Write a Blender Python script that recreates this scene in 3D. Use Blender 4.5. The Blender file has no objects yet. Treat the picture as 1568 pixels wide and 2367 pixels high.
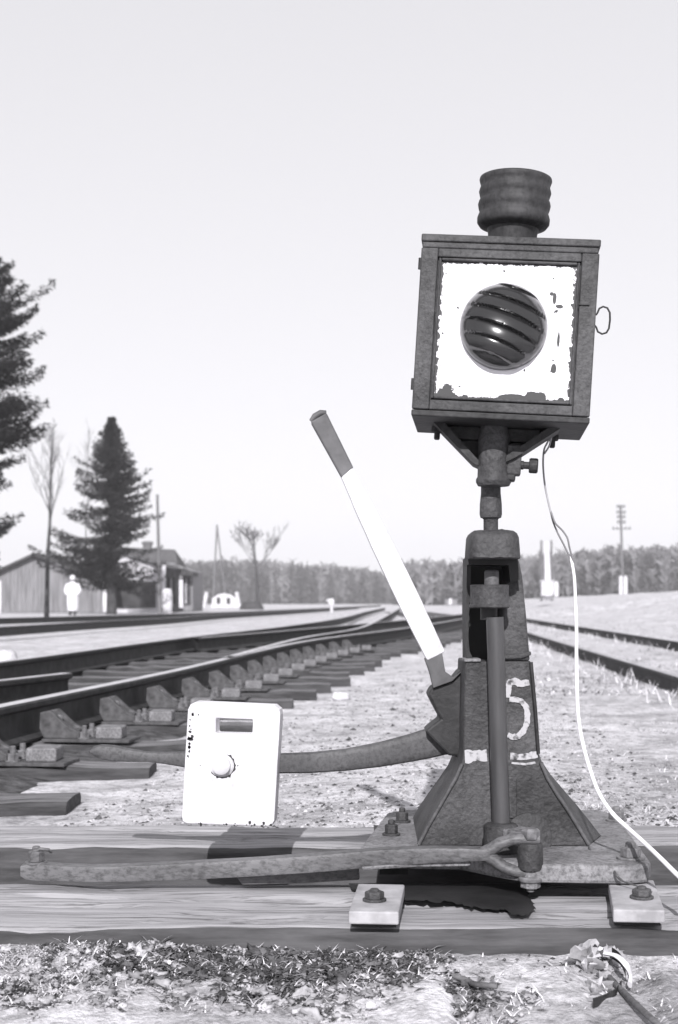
import bpy, bmesh, math, random
from mathutils import Vector, Matrix, noise
random.seed(11)
R = math.radians
scn = bpy.context.scene
col = scn.collection

# ------------------------------------------------------------------ camera, sky, sun, exposure
EYE, FX = 0.60, 3288.7            # eye height; focal length in the 1568-wide reading grid of the photograph
cam = bpy.data.cameras.new('camera'); camo = bpy.data.objects.new('camera', cam); col.objects.link(camo)
camo.location = (0, 0, EYE); camo.rotation_euler = (R(90), 0, 0)
cam.sensor_fit = 'VERTICAL'; cam.sensor_height = 36.0; cam.lens = 50.0
cam.shift_y = (1390 / 2366 - 0.5); cam.clip_start = 0.05; cam.clip_end = 4000
cam.dof.use_dof = True; cam.dof.focus_distance = 2.4; cam.dof.aperture_fstop = 9
scn.camera = camo

SUN_EL, SUN_AZ = 31.0, -4.0       # behind the photographer, a touch to the left
sd = Vector((math.sin(R(SUN_AZ)) * math.cos(R(SUN_EL)), -math.cos(R(SUN_AZ)) * math.cos(R(SUN_EL)), math.sin(R(SUN_EL))))
w = bpy.data.worlds.new('World'); scn.world = w; w.use_nodes = True
wn, wl = w.node_tree.nodes, w.node_tree.links
bg = wn['Background']
sky = wn.new('ShaderNodeTexSky'); sky.sky_type = 'NISHITA'; sky.sun_disc = False
sky.sun_elevation = R(SUN_EL); sky.sun_rotation = math.atan2(sd.x, sd.y)
sky.dust_density = 0.6; sky.air_density = 1.0; sky.ozone_density = 1.0
bw0 = wn.new('ShaderNodeRGBToBW'); wl.new(sky.outputs[0], bw0.inputs[0])
bw1 = wn.new('ShaderNodeMath'); bw1.operation = 'POWER'; bw1.inputs[1].default_value = 0.24; wl.new(bw0.outputs[0], bw1.inputs[0])
bw = wn.new('ShaderNodeMath'); bw.operation = 'MULTIPLY'; bw.inputs[1].default_value = 3.0; wl.new(bw1.outputs[0], bw.inputs[0])          # black-and-white film: grey sky
mixw = wn.new('ShaderNodeMix'); mixw.data_type = 'RGBA'; mixw.blend_type = 'MULTIPLY'; mixw.inputs[0].default_value = 1
wl.new(bw.outputs[0], mixw.inputs[6]); mixw.inputs[7].default_value = (0.995, 0.985, 1.03, 1)
wl.new(mixw.outputs[2], bg.inputs[0]); bg.inputs[1].default_value = 0.13
sl = bpy.data.lights.new('sun', 'SUN'); sl.energy = 3.6; sl.angle = R(0.53); sl.color = (1.0, 0.985, 1.0)
so = bpy.data.objects.new('sun', sl); col.objects.link(so)
so.rotation_euler = sd.to_track_quat('Z', 'Y').to_euler()
scn.view_settings.view_transform = 'Standard'; scn.view_settings.look = 'None'
scn.view_settings.gamma = 1; scn.view_settings.use_curve_mapping = False
scn.view_settings.exposure = 0.72

# ------------------------------------------------------------------ helpers
def at(xd, yd, Y):
    return Vector(((xd - 784) / FX * Y, Y, EYE - (yd - 1390) / FX * Y))
def on(xd, yd, z):
    Y = FX * (EYE - z) / (yd - 1390)
    return Vector(((xd - 784) / FX * Y, Y, z))
def px(xd, Y): return (xd - 784) / FX * Y
def pz(yd, Y): return EYE - (yd - 1390) / FX * Y
def fbm(x, y, s, seed=0.0, o=3):
    return noise.fractal(Vector((x * s, y * s, seed)), 0.5, 2.0, o)

ORD = ['first','second','third','fourth','fifth','sixth','seventh','eighth','ninth','tenth','eleventh','twelfth','thirteenth','fourteenth','fifteenth','sixteenth','seventeenth','eighteenth','nineteenth','twentieth','twenty-first','twenty-second','twenty-third','twenty-fourth','twenty-fifth','twenty-sixth','twenty-seventh','twenty-eighth','twenty-ninth','thirtieth']

class MB:
    def __init__(s): s.v = []; s.f = []; s.mi = []
    def quad(s, pts, mi=0):
        n = len(s.v); s.v += [tuple(p) for p in pts]; s.f.append(tuple(range(n, n + len(pts)))); s.mi.append(mi)
    def box(s, c, size, M=None, mi=0, top=None):
        c = Vector(c); n = len(s.v); hx, hy, hz = [a / 2 for a in size]
        for dz in (-1, 1):
            for dx, dy in ((-1,-1),(1,-1),(1,1),(-1,1)):
                p = Vector((dx*hx, dy*hy, dz*hz))
                if M is not None: p = M @ p
                s.v.append(tuple(c + p))
        for k, q in enumerate(((3,2,1,0),(4,5,6,7),(0,1,5,4),(1,2,6,5),(2,3,7,6),(3,0,4,7))):
            s.f.append(tuple(n + i for i in q)); s.mi.append(top if (top is not None and k == 1) else mi)
        return s
    def prism(s, pts, d, mi=0):
        """pts: closed polygon of Vectors, d: extrusion vector"""
        n = len(s.v); k = len(pts); d = Vector(d)
        s.v += [tuple(p) for p in pts] + [tuple(Vector(p) + d) for p in pts]
        s.f.append(tuple(range(n, n + k))); s.f.append(tuple(range(n + 2*k - 1, n + k - 1, -1)))
        for i in range(k):
            j = (i + 1) % k; s.f.append((n + i, n + k + i, n + k + j, n + j))
        s.mi += [mi] * (k + 2)
        return s
    def loft(s, rings, cap=True, mi=0, closed=True):
        n0 = len(s.v); k = len(rings[0])
        for r in rings: s.v += [tuple(p) for p in r]
        for a in range(len(rings) - 1):
            for i in range(k if closed else k - 1):
                j = (i + 1) % k
                s.f.append((n0 + a*k + i, n0 + a*k + j, n0 + (a+1)*k + j, n0 + (a+1)*k + i)); s.mi.append(mi)
        if cap and closed:
            s.f.append(tuple(n0 + i for i in range(k - 1, -1, -1))); s.f.append(tuple(n0 + (len(rings)-1)*k + i for i in range(k))); s.mi += [mi, mi]
        return s
    def tube(s, path, rad, n=8, mi=0, flat=1.0):
        path = [Vector(p) for p in path]
        if not isinstance(rad, (list, tuple)): rad = [rad] * len(path)
        rings = []; up = None
        for i, p in enumerate(path):
            t = (path[min(i+1, len(path)-1)] - path[max(i-1, 0)]).normalized()
            if up is None: up = Vector((0,0,1)) if abs(t.z) < 0.9 else Vector((0,1,0))
            a = t.cross(up).normalized(); b = a.cross(t).normalized(); up = b
            rings.append([p + (a*math.cos(q) + b*math.sin(q)*flat)*rad[i] for q in [2*math.pi*j/n for j in range(n)]])
        return s.loft(rings, True, mi)
    def lathe(s, c, prof, n=32, axis='Z', mi=0, M=None):
        c = Vector(c); rings = []
        for r, z in prof:
            ring = []
            for j in range(n):
                q = 2*math.pi*j/n
                p = Vector((r*math.cos(q), r*math.sin(q), z))
                if axis == 'X': p = Vector((p.z, p.x, p.y))
                if axis == 'Y': p = Vector((p.x, -p.z, p.y))      # towards the camera
                if M is not None: p = M @ p
                ring.append(c + p)
            rings.append(ring)
        return s.loft(rings, True, mi)
    def build(s, name, mats, parent=None, bevel=0, smooth=None, seg=2, kind=None):
        me = bpy.data.meshes.new(name); me.from_pydata(s.v, [], s.f)
        if not isinstance(mats, (list, tuple)): mats = [mats]
        for m in mats: me.materials.append(m)
        if len(mats) > 1: me.polygons.foreach_set('material_index', s.mi)
        bm = bmesh.new(); bm.from_mesh(me); bmesh.ops.recalc_face_normals(bm, faces=bm.faces); bm.to_mesh(me); bm.free()
        if smooth:
            me.polygons.foreach_set('use_smooth', [True] * len(me.polygons)); me.set_sharp_from_angle(angle=R(smooth))
        me.update()
        o = bpy.data.objects.new(name, me); col.objects.link(o)
        if parent is not None: o.parent = parent
        if bevel:
            b = o.modifiers.new('bevel', 'BEVEL'); b.width = bevel; b.segments = seg; b.limit_method = 'ANGLE'; b.angle_limit = R(40); b.use_clamp_overlap = True
        if kind: o['kind'] = kind
        return o
    def fast(s, name, mats, parent=None, kind=None):
        me = bpy.data.meshes.new(name); me.from_pydata(s.v, [], s.f)
        if not isinstance(mats, (list, tuple)): mats = [mats]
        for m in mats: me.materials.append(m)
        if len(mats) > 1: me.polygons.foreach_set('material_index', s.mi)
        o = bpy.data.objects.new(name, me); col.objects.link(o)
        if parent is not None: o.parent = parent
        if kind: o['kind'] = kind
        return o

def tag(o, label, cat, group=None):
    o['label'] = label; o['category'] = cat
    if group: o['group'] = group
    return o
def thing(name, label, cat, loc=(0,0,0), group=None):
    o = bpy.data.objects.new(name, None); o.empty_display_size = 0.05; col.objects.link(o); o.location = loc
    return tag(o, label, cat, group)
def keep(parent):
    """parts are written in world coordinates: undo the parent's offset"""
    bpy.context.view_layer.update()
    inv = parent.matrix_world.inverted()
    for c in parent.children: c.matrix_parent_inverse = inv
def hexbolt(mb, c, r, h, axis='Z', stub=0.0, washer=0.0, M=None):
    c = Vector(c)
    if washer: mb.lathe(c, [(washer, 0), (washer, 0.004)], 20, axis, M=M)
    z0 = 0.004 if washer else 0
    mb.lathe(c, [(r, z0), (r, z0 + h*0.85), (r*0.82, z0 + h)], 6, axis, M=M)
    if stub: mb.lathe(c, [(r*0.5, z0 + h - 0.001), (r*0.5, z0 + h + stub), (r*0.35, z0 + h + stub + 0.002)], 12, axis, M=M)

# ------------------------------------------------------------------ materials (grey values with the print's faint violet cast)
TINT = (1.0, 0.985, 1.022)
def g(v): return (v*TINT[0], v*TINT[1], v*TINT[2], 1)
def mat(name, lo, hi, scale=8, rough=0.75, bump=0.0, bscale=None, metal=0.0, stretch=(1,1,1), contrast=(0.35, 0.65), detail=6, island=0.0, spec=0.3, fine=None):
    m = bpy.data.materials.new(name); m.use_nodes = True
    n, l = m.node_tree.nodes, m.node_tree.links
    b = n['Principled BSDF']; b.inputs['Roughness'].default_value = rough; b.inputs['Metallic'].default_value = metal
    b.inputs['Specular IOR Level'].default_value = spec
    tc = n.new('ShaderNodeTexCoord'); mp = n.new('ShaderNodeMapping'); mp.inputs['Scale'].default_value = stretch
    l.new(tc.outputs['Object'], mp.inputs[0])
    nz = n.new('ShaderNodeTexNoise'); nz.inputs['Scale'].default_value = scale; nz.inputs['Detail'].default_value = detail; nz.inputs['Roughness'].default_value = 0.62
    l.new(mp.outputs[0], nz.inputs['Vector'])
    cr = n.new('ShaderNodeValToRGB'); cr.color_ramp.elements[0].position, cr.color_ramp.elements[1].position = contrast
    cr.color_ramp.elements[0].color = g(lo); cr.color_ramp.elements[1].color = g(hi)
    l.new(nz.outputs[0], cr.inputs[0])
    out = cr.outputs[0]
    if fine:
        fs, lo_, p0, p1, fst = fine
        mp2 = n.new('ShaderNodeMapping'); mp2.inputs['Scale'].default_value = fst; l.new(tc.outputs['Object'], mp2.inputs[0])
        nf = n.new('ShaderNodeTexNoise'); nf.inputs['Scale'].default_value = fs; nf.inputs['Detail'].default_value = 5; nf.inputs['Roughness'].default_value = .7; l.new(mp2.outputs[0], nf.inputs['Vector'])
        rf = n.new('ShaderNodeValToRGB'); rf.color_ramp.elements[0].position, rf.color_ramp.elements[1].position = p0, p1
        rf.color_ramp.elements[0].color = (lo_, lo_, lo_, 1); rf.color_ramp.elements[1].color = (1, 1, 1, 1); l.new(nf.outputs[0], rf.inputs[0])
        mf = n.new('ShaderNodeMix'); mf.data_type = 'RGBA'; mf.blend_type = 'MULTIPLY'; mf.inputs[0].default_value = 1
        l.new(out, mf.inputs[6]); l.new(rf.outputs[0], mf.inputs[7]); out = mf.outputs[2]
    if island:
        ge = n.new('ShaderNodeNewGeometry'); mr = n.new('ShaderNodeMapRange'); mr.inputs[3].default_value = 1 - island; mr.inputs[4].default_value = 1 + island
        l.new(ge.outputs['Random Per Island'], mr.inputs[0])
        mx = n.new('ShaderNodeMix'); mx.data_type = 'RGBA'; mx.blend_type = 'MULTIPLY'; mx.inputs[0].default_value = 1
        l.new(out, mx.inputs[6]); l.new(mr.outputs[0], mx.inputs[7]); out = mx.outputs[2]
    l.new(out, b.inputs['Base Color'])
    if bump:
        n2 = n.new('ShaderNodeTexNoise'); n2.inputs['Scale'].default_value = bscale or scale*3; n2.inputs['Detail'].default_value = 5
        l.new(mp.outputs[0], n2.inputs['Vector'])
        bp = n.new('ShaderNodeBump'); bp.inputs['Strength'].default_value = 1; bp.inputs['Distance'].default_value = bump
        l.new(n2.outputs[0], bp.inputs['Height']); l.new(bp.outputs[0], b.inputs['Normal'])
    m['_out'] = 1
    return m

M = {}
M['cast'] = mat('cast_iron_paint', 0.030, 0.085, 9, 0.62, 0.0030, 130, fine=(150, .62, .36, .58, (1,1,1)))
M['cast_dark'] = mat('cast_iron_dark', 0.016, 0.034, 22, 0.55, 0.0012, 90)
M['near_black'] = mat('near_black_tone', 0.012, 0.024, 15, 0.5, 0.0008, 60)  # near-black tone; inside the stand's open head it paints the shade
M['pipe'] = mat('worn_pipe_steel', 0.035, 0.075, 22, 0.36, 0.0004, 120, stretch=(1,1,.12), spec=0.5)
M['arm'] = mat('lever_arm_paint', 0.065, 0.10, 10, 0.6, 0.0010, 110, fine=(140, .6, .36, .55, (1,1,1)))
M['lever_end'] = mat('lever_end_paint', 0.07, 0.13, 14, 0.6, 0.0008, 60)
M['lantern'] = mat('lantern_paint', 0.026, 0.066, 11, 0.55, 0.0014, 160, stretch=(1,1,.8), detail=9, fine=(120, .5, .34, .56, (1,1,.5)))
M['lantern_dark'] = mat('lantern_dark_paint', 0.020, 0.046, 14, 0.6, 0.0014, 90, fine=(110, .55, .36, .58, (1,1,.6)))
M['white'] = mat('white_paint', 0.50, 0.74, 14, 0.6, 0.0010, 60, fine=(60, .7, .30, .46, (1,1,.4)))
M['rod'] = mat('link_rod_steel', 0.085, 0.15, 12, 0.5, 0.0012, 120, stretch=(.4,1,1), fine=(150, .5, .36, .55, (.5,1,1)))
M['bolt'] = mat('bolt_steel', 0.08, 0.18, 60, 0.45, 0.0005, 150)
M['base'] = mat('base_plate_iron', 0.14, 0.25, 14, 0.7, 0.0026, 110, fine=(130, .45, .36, .56, (1,1,1)))
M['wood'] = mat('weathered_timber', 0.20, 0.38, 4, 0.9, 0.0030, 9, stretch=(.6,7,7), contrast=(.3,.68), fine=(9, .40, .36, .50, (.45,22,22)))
M['wood_side'] = mat('timber_shaded_side', 0.035, 0.085, 9, 0.9, 0.004, 12, stretch=(.6,5,5))  # side faces far darker than the top: shade put into the colour
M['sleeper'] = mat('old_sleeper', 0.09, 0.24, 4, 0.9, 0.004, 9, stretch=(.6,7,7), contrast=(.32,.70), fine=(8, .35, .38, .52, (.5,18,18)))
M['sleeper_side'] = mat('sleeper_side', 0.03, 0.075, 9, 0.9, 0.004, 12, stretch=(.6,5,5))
M['pad'] = mat('pad_iron', 0.24, 0.40, 20, 0.8, 0.001, 50)
M['rail'] = mat('rail_rust', 0.02, 0.045, 14, 0.75, 0.001, 40)
M['rail_top'] = mat('rail_polished', 0.38, 0.55, 9, 0.5, 0, stretch=(1,.2,1))
M['chair'] = mat('rail_brace_iron', 0.035, 0.10, 26, 0.7, 0.0015, 60)
M['cable'] = mat('pale_cable', 0.70, 0.85, 20, 0.6)
M['thin_wire'] = mat('thin_dark_wire', 0.06, 0.10, 20, 0.5)
M['strand'] = mat('grey_strand', 0.14, 0.22, 20, 0.5)
M['paint_mark'] = mat('chalky_white_paint', 0.06, 0.38, 75, 0.8, 0.0008, 120, contrast=(.36,.50), detail=8)
M['spruce'] = mat('spruce_needles', 0.016, 0.036, 1.2, 0.9, island=0.35, spec=0.1)
M['bark'] = mat('tree_bark', 0.035, 0.08, 6, 0.9, spec=0.1)
M['bare'] = mat('bare_twigs', 0.10, 0.18, 3, 0.9, spec=0.1)
M['board'] = mat('old_boards', 0.13, 0.24, 2.2, 0.9, stretch=(3,3,.3))
M['board_light'] = mat('limewashed_wall', 0.45, 0.65, 2, 0.9)
M['board_dark'] = mat('dark_boards', 0.03, 0.06, 2, 0.9)
M['roof'] = mat('roof_felt', 0.07, 0.12, 3, 0.9)
M['roof_edge'] = mat('roof_edge', 0.03, 0.06, 3, 0.9)
M['brick'] = mat('chimney_brick', 0.10, 0.16, 8, 0.9)
M['pole'] = mat('weathered_pole', 0.10, 0.18, 4, 0.9, stretch=(4,4,.3))
M['pole_light'] = mat('pale_pole', 0.55, 0.75, 4, 0.9, stretch=(4,4,.3))
M['coat'] = mat('white_coat', 0.55, 0.70, 6, 0.9)
M['skin'] = mat('skin', 0.20, 0.28, 6, 0.7)
M['boots'] = mat('dark_boots', 0.04, 0.07, 6, 0.7)
M['stone'] = mat('pale_stone', 0.42, 0.66, 30, 0.9, 0.002, 60)
M['forest_dark'] = mat('forest_conifer', 0.045, 0.10, .12, 0.95, island=0.35, spec=0.05)
M['forest_bare'] = mat('forest_bare_birch', 0.10, 0.19, .3, 0.95, island=0.45, spec=0.05)
M['straw'] = mat('dry_straw', 0.45, 0.66, 3, 0.9, island=0.35, spec=0.1)
M['straw_dark'] = mat('dead_leaves', 0.07, 0.20, 30, 0.9, island=0.6, spec=0.1)
M['clod'] = mat('earth_crumbs', 0.20, 0.40, 40, 0.95, island=0.45, spec=0.1)
M['moss'] = mat('dark_moss_clump', 0.035, 0.12, 60, 0.95, 0.004, 120, island=0.5, spec=0.1)
M['bed'] = mat('oily_ballast', 0.025, 0.13, 22, 0.95, 0.02, 26, contrast=(.38,.72), detail=8)

def ground_mat():
    m = bpy.data.materials.new('sandy_ground'); m.use_nodes = True
    n, l = m.node_tree.nodes, m.node_tree.links; b = n['Principled BSDF']; b.inputs['Roughness'].default_value = 0.95; b.inputs['Specular IOR Level'].default_value = 0.1
    tc = n.new('ShaderNodeTexCoord')
    def nz(s, d=6, r=.6):
        t = n.new('ShaderNodeTexNoise'); t.inputs['Scale'].default_value = s; t.inputs['Detail'].default_value = d; t.inputs['Roughness'].default_value = r
        l.new(tc.outputs['Object'], t.inputs['Vector']); return t.outputs[0]
    def ramp(x, p0, p1, c0, c1):
        r = n.new('ShaderNodeValToRGB'); r.color_ramp.elements[0].position = p0; r.color_ramp.elements[1].position = p1
        r.color_ramp.elements[0].color = c0; r.color_ramp.elements[1].color = c1; l.new(x, r.inputs[0]); return r.outputs[0]
    def mix(a, c, f, mode='MIX'):
        x = n.new('ShaderNodeMix'); x.data_type = 'RGBA'; x.blend_type = mode
        l.new(a, x.inputs[6]); l.new(c, x.inputs[7])
        if isinstance(f, float): x.inputs[0].default_value = f
        else: l.new(f, x.inputs[0])
        return x.outputs[2]
    base = ramp(nz(0.9, 4), .35, .68, g(.62), g(.82))
    N = lambda v: (v, v, v, 1)
    spots = ramp(nz(26, 7, .7), .36, .56, N(.42), N(1.0))
    c = mix(base, spots, .85, 'MULTIPLY')
    patch = ramp(nz(4.2, 5, .65), .38, .55, N(.50), N(1.0)); c = mix(c, patch, .75, 'MULTIPLY')
    fine = ramp(nz(110, 4, .7), .34, .54, N(.50), N(1.0))
    c = mix(c, fine, .60, 'MULTIPLY')
    l.new(c, b.inputs['Base Color'])
    bp = n.new('ShaderNodeBump'); bp.inputs['Distance'].default_value = .02; bp.inputs['Strength'].default_value = .9
    l.new(nz(38, 7, .65), bp.inputs['Height']); l.new(bp.outputs[0], b.inputs['Normal'])
    return m
M['ground'] = ground_mat()

# ------------------------------------------------------------------ rails of the place (plan curves)
def curve_xy(pts, z):
    p = [on(x, y, z) for x, y in pts]
    return [(q.x, q.y) for q in p]
def smooth_path(p, step=0.6, ext0=6.0):
    """Catmull-Rom through plan points, extended back past the first one"""
    d = (Vector(p[0]) - Vector(p[1])).normalized(); p = [tuple(Vector(p[0]) + d*ext0)] + list(p)
    d = (Vector(p[-1]) - Vector(p[-2])).normalized()
    q = [Vector(p[0])*2 - Vector(p[1])] + [Vector(a) for a in p] + [Vector(p[-1])*2 - Vector(p[-2])]
    out = []
    for i in range(1, len(q) - 2):
        L = (q[i+1] - q[i]).length; n = max(2, int(L/step)); n = min(n, 24)
        for k in range(n):
            t = k/n
            out.append(0.5*((2*q[i]) + (q[i+1]-q[i-1])*t + (2*q[i-1]-5*q[i]+4*q[i+1]-q[i+2])*t*t + (3*q[i]-q[i-1]-3*q[i+1]+q[i+2])*t**3))
    out.append(q[-2]); return out
ZR = 0.22
R1 = smooth_path(curve_xy([(0,1631),(404,1549),(714,1480),(950,1449),(1077,1428),(1120,1417)], ZR))
R1B = smooth_path(curve_xy([(540,1516),(700,1474),(824,1453),(868,1436),(900,1419),(925,1405)], ZR), ext0=0.1)
R2A = smooth_path(curve_xy([(0,1529),(442,1471),(664,1446),(791,1427),(846,1413),(890,1404)], ZR))
R2B = smooth_path(curve_xy([(470,1473),(664,1457),(842,1441),(997,1427),(1077,1418)], ZR), ext0=0.1)
R3 = smooth_path(curve_xy([(0,1448),(177,1438),(376,1428),(530,1418),(693,1410),(830,1402)], ZR))
R4 = smooth_path(curve_xy([(0,1428),(243,1422),(430,1417),(600,1411),(760,1404),(880,1398)], ZR))
ZS = 0.12
SA = smooth_path(list(reversed(curve_xy([(1100,1411),(1225,1430),(1568,1482)], ZS))), ext0=8)
SB = smooth_path(list(reversed(curve_xy([(1090,1420),(1228,1463),(1568,1562)], ZS))), ext0=6)
def xat(path, Y):
    for a, b in zip(path, path[1:]):
        if min(a.y, b.y) <= Y <= max(a.y, b.y) and abs(b.y - a.y) > 1e-6:
            return a.x + (b.x - a.x)*(Y - a.y)/(b.y - a.y)
    e = sorted(path, key=lambda p: abs(p.y - Y))[:2]
    return e[0].x

# ------------------------------------------------------------------ ground sheet
def sst(a, b, x):
    t = max(0, min(1, (x - a)/(b - a))); return t*t*(3 - 2*t)
def gh(x, y):
    h = 0.0
    mound = (1 - sst(4.0, 7.5, y)) * sst(-0.85, 0.15, x - 0.12*(y - 3))
    h += 0.10 * mound * sst(2.95, 3.25, y) + .026*(1 - mound)*(1 - sst(6, 11, y))*sst(2.95, 3.25, y)
    if y < 3.25:
        front = 0.048 + 0.14*(y - 1.85) + 0.012*sst(0.1, -0.3, x)
        gap = 0.035
        k = sst(2.12, 2.35, y) * (1 - sst(2.95, 3.2, y))
        h = h*sst(2.95, 3.2, y) + (front*(1 - sst(2.12, 2.35, y)) + gap*k)
        if y < 1.85: h = 0.048 + 0.05*(y - 1.85)
        h += 0.016*sst(2.14, 2.04, y)*fbm(x, y, 7, 2.0, 4) + 0.010*sst(2.14, 2.0, y)*fbm(x, y, 22, 5.0, 3)
    h += 0.012*fbm(x, y, 2.0, 1.0)*sst(3.0, 3.6, y)*(1 - sst(30, 60, y))
    bank = sst(0.5, 9.0, x - (3.2 + 0.085*max(0, y - 9)))*sst(14, 70, y)
    h += 1.15*bank
    if y > 250: h *= 1 - sst(250, 600, y)
    return h
ys = []
y = -3.0
while y < 1.6: ys.append(y); y += 0.5
while y < 3.6: ys.append(y); y += 0.022
while y < 9: ys.append(y); y += 0.07
while y < 3000: ys.append(y); y *= 1.09
ys.append(3000)
ts = [-1.0 + 2.0*i/150 for i in range(151)]
mb = MB()
for yy in ys:
    half = max(2.2, 0.62*abs(yy)) if yy < 1200 else 2500
    half = half if yy < 60 else max(half, yy*1.2)
    for t in ts:
        u = math.copysign(abs(t)**1.5, t)
        x = (0.18 if yy < 20 else 0) + half*2.2*u
        mb.v.append((x, yy, gh(x, yy)))
nx = len(ts)
for a in range(len(ys) - 1):
    for i in range(nx - 1):
        mb.f.append((a*nx+i, a*nx+i+1, (a+1)*nx+i+1, (a+1)*nx+i)); mb.mi.append(0)
o = mb.fast('ground', M['ground'], kind='structure')
o.data.polygons.foreach_set('use_smooth', [True]*len(o.data.polygons))

# dark oily ballast along the near track
mb = MB(); yv = []; yy = 1.0
while yy < 80: yv.append(yy); yy += 0.12 if yy < 14 else 1.0
NB = 14
for yy in yv:
    x1 = xat(R1, yy) if yy > 0.2 else xat(R1, 0.3)
    r_edge = x1 + 0.50 + 0.10*fbm(yy, 0, 1.6, 3) + 0.06*fbm(yy, 0, 6, 9)
    l_edge = x1 - 2.3 + 0.2*fbm(yy, 4, 1.2, 3)
    for i in range(NB):
        t = i/(NB - 1); x = l_edge + (r_edge - l_edge)*t
        mb.v.append((x, yy, max(0.0, gh(x, yy)) + (0.022 if 0 < i < NB - 1 else -0.01) + 0.012*fbm(x, yy, 9, 7)))
for a in range(len(yv) - 1):
    for i in range(NB - 1):
        mb.f.append((a*NB+i, a*NB+i+1, (a+1)*NB+i+1, (a+1)*NB+i)); mb.mi.append(0)
mb.fast('track_bed', M['bed'], kind='structure')

# ------------------------------------------------------------------ rails
PROF = [(-.057,0),(.057,0),(.057,.010),(.013,.026),(.008,.045),(.008,.108),(.034,.122),(.036,.140),(.030,.148),(-.030,.148),(-.036,.140),(-.034,.122),(-.008,.108),(-.008,.045),(-.013,.026),(-.057,.010)]
def rail(path, ztop, label, top_mat='rail_top', name='rail', scale=1.0):
    mb = MB(); rings = []
    for i, p in enumerate(path):
        t = (path[min(i+1, len(path)-1)] - path[max(i-1, 0)]).normalized(); nrm = Vector((t.y, -t.x))
        rings.append([Vector((p.x + nrm.x*a*scale, p.y + nrm.y*a*scale, ztop - .148*scale + b*scale)) for a, b in PROF])
    mb.loft(rings, True)
    k = len(PROF); nf = (len(rings) - 1)*k
    for q in range(nf):
        if q % k in (8,): mb.mi[q] = 1
    o = mb.build(name, [M['rail'], M[top_mat]], smooth=35)
    return tag(o, label, 'rail')
rail(R1, ZR, 'near rail with bright worn head, braced on its right side, passing behind the lever weight')
rail(R1B, ZR + .004, 'curved rail leaving the near rail and crossing towards the left route')
rail(R2A, ZR, 'second rail from the camera, curving away to the left route in the distance')
rail(R2B, ZR + .003, 'inner rail that closes up to the second rail and runs on behind the white lever')
rail(R3, ZR, 'nearer rail of the far track in front of the person in white')
rail(R4, ZR, 'farthest rail on the left, at the feet of the person and spruce')
rail(SA, ZS, 'far rail of the track on the right, half buried below the pale bank', 'straw', scale=.95)
rail(SB, ZS, 'near rail of the track on the right, sunk in dry grass', 'straw', scale=.95)
gp = [on(-160,1580,ZR), on(-60,1569,ZR), on(60,1556.5,ZR), on(155,1546.5,ZR)]
rail([Vector((q.x, q.y)) for q in gp], ZR - .02, 'short guard rail ending between the two near rails at left edge', name='guard_rail')

# ------------------------------------------------------------------ sleepers and braces of the near track
SLY = [3.16]
while SLY[-1] < 24: SLY.append(SLY[-1] + 0.77)
ZT = 0.062
for i, yy in enumerate(SLY):
    x1 = xat(R1, yy)
    xr = x1 + 0.60 + random.uniform(-.05, .07) + 0.012*min(yy, 11); xl = x1 - 2.0 + random.uniform(-.1, .1)
    mb = MB(); rings = []
    n = 26; wv = random.uniform(.105, .125); sk = random.uniform(-.025, .01)
    for k in range(n + 1):
        x = xl + (xr - xl)*k/n; yo = yy + sk*(x - x1); dz = 0.012*fbm(x, yy, 3, 5) + .006*fbm(x, yy, 14, 2)
        e = 0.016*fbm(x, yy, 8, 3) + .006*fbm(x, yy, 30, 3) + (.03*abs(fbm(x, yy, 9, 1)) if k in (0, n) else 0)
        rings.append([Vector((x, yo - wv + e, ZT - .13)), Vector((x, yo - wv + e, ZT - .012 + dz)), Vector((x, yo - wv + .015 + e, ZT + dz)), Vector((x, yo, ZT + .004 + dz)), Vector((x, yo + wv - .015 - e, ZT + dz)), Vector((x, yo + wv - e, ZT - .012 + dz)), Vector((x, yo + wv - e, ZT - .13))])
    mb.loft(rings, True)
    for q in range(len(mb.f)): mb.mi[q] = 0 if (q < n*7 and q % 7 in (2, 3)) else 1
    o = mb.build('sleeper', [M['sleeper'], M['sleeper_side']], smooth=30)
    tag(o, 'old weathered sleeper under the near rail, %s counted from the camera' % ORD[i], 'sleeper', 'sleepers under the near track')

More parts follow.
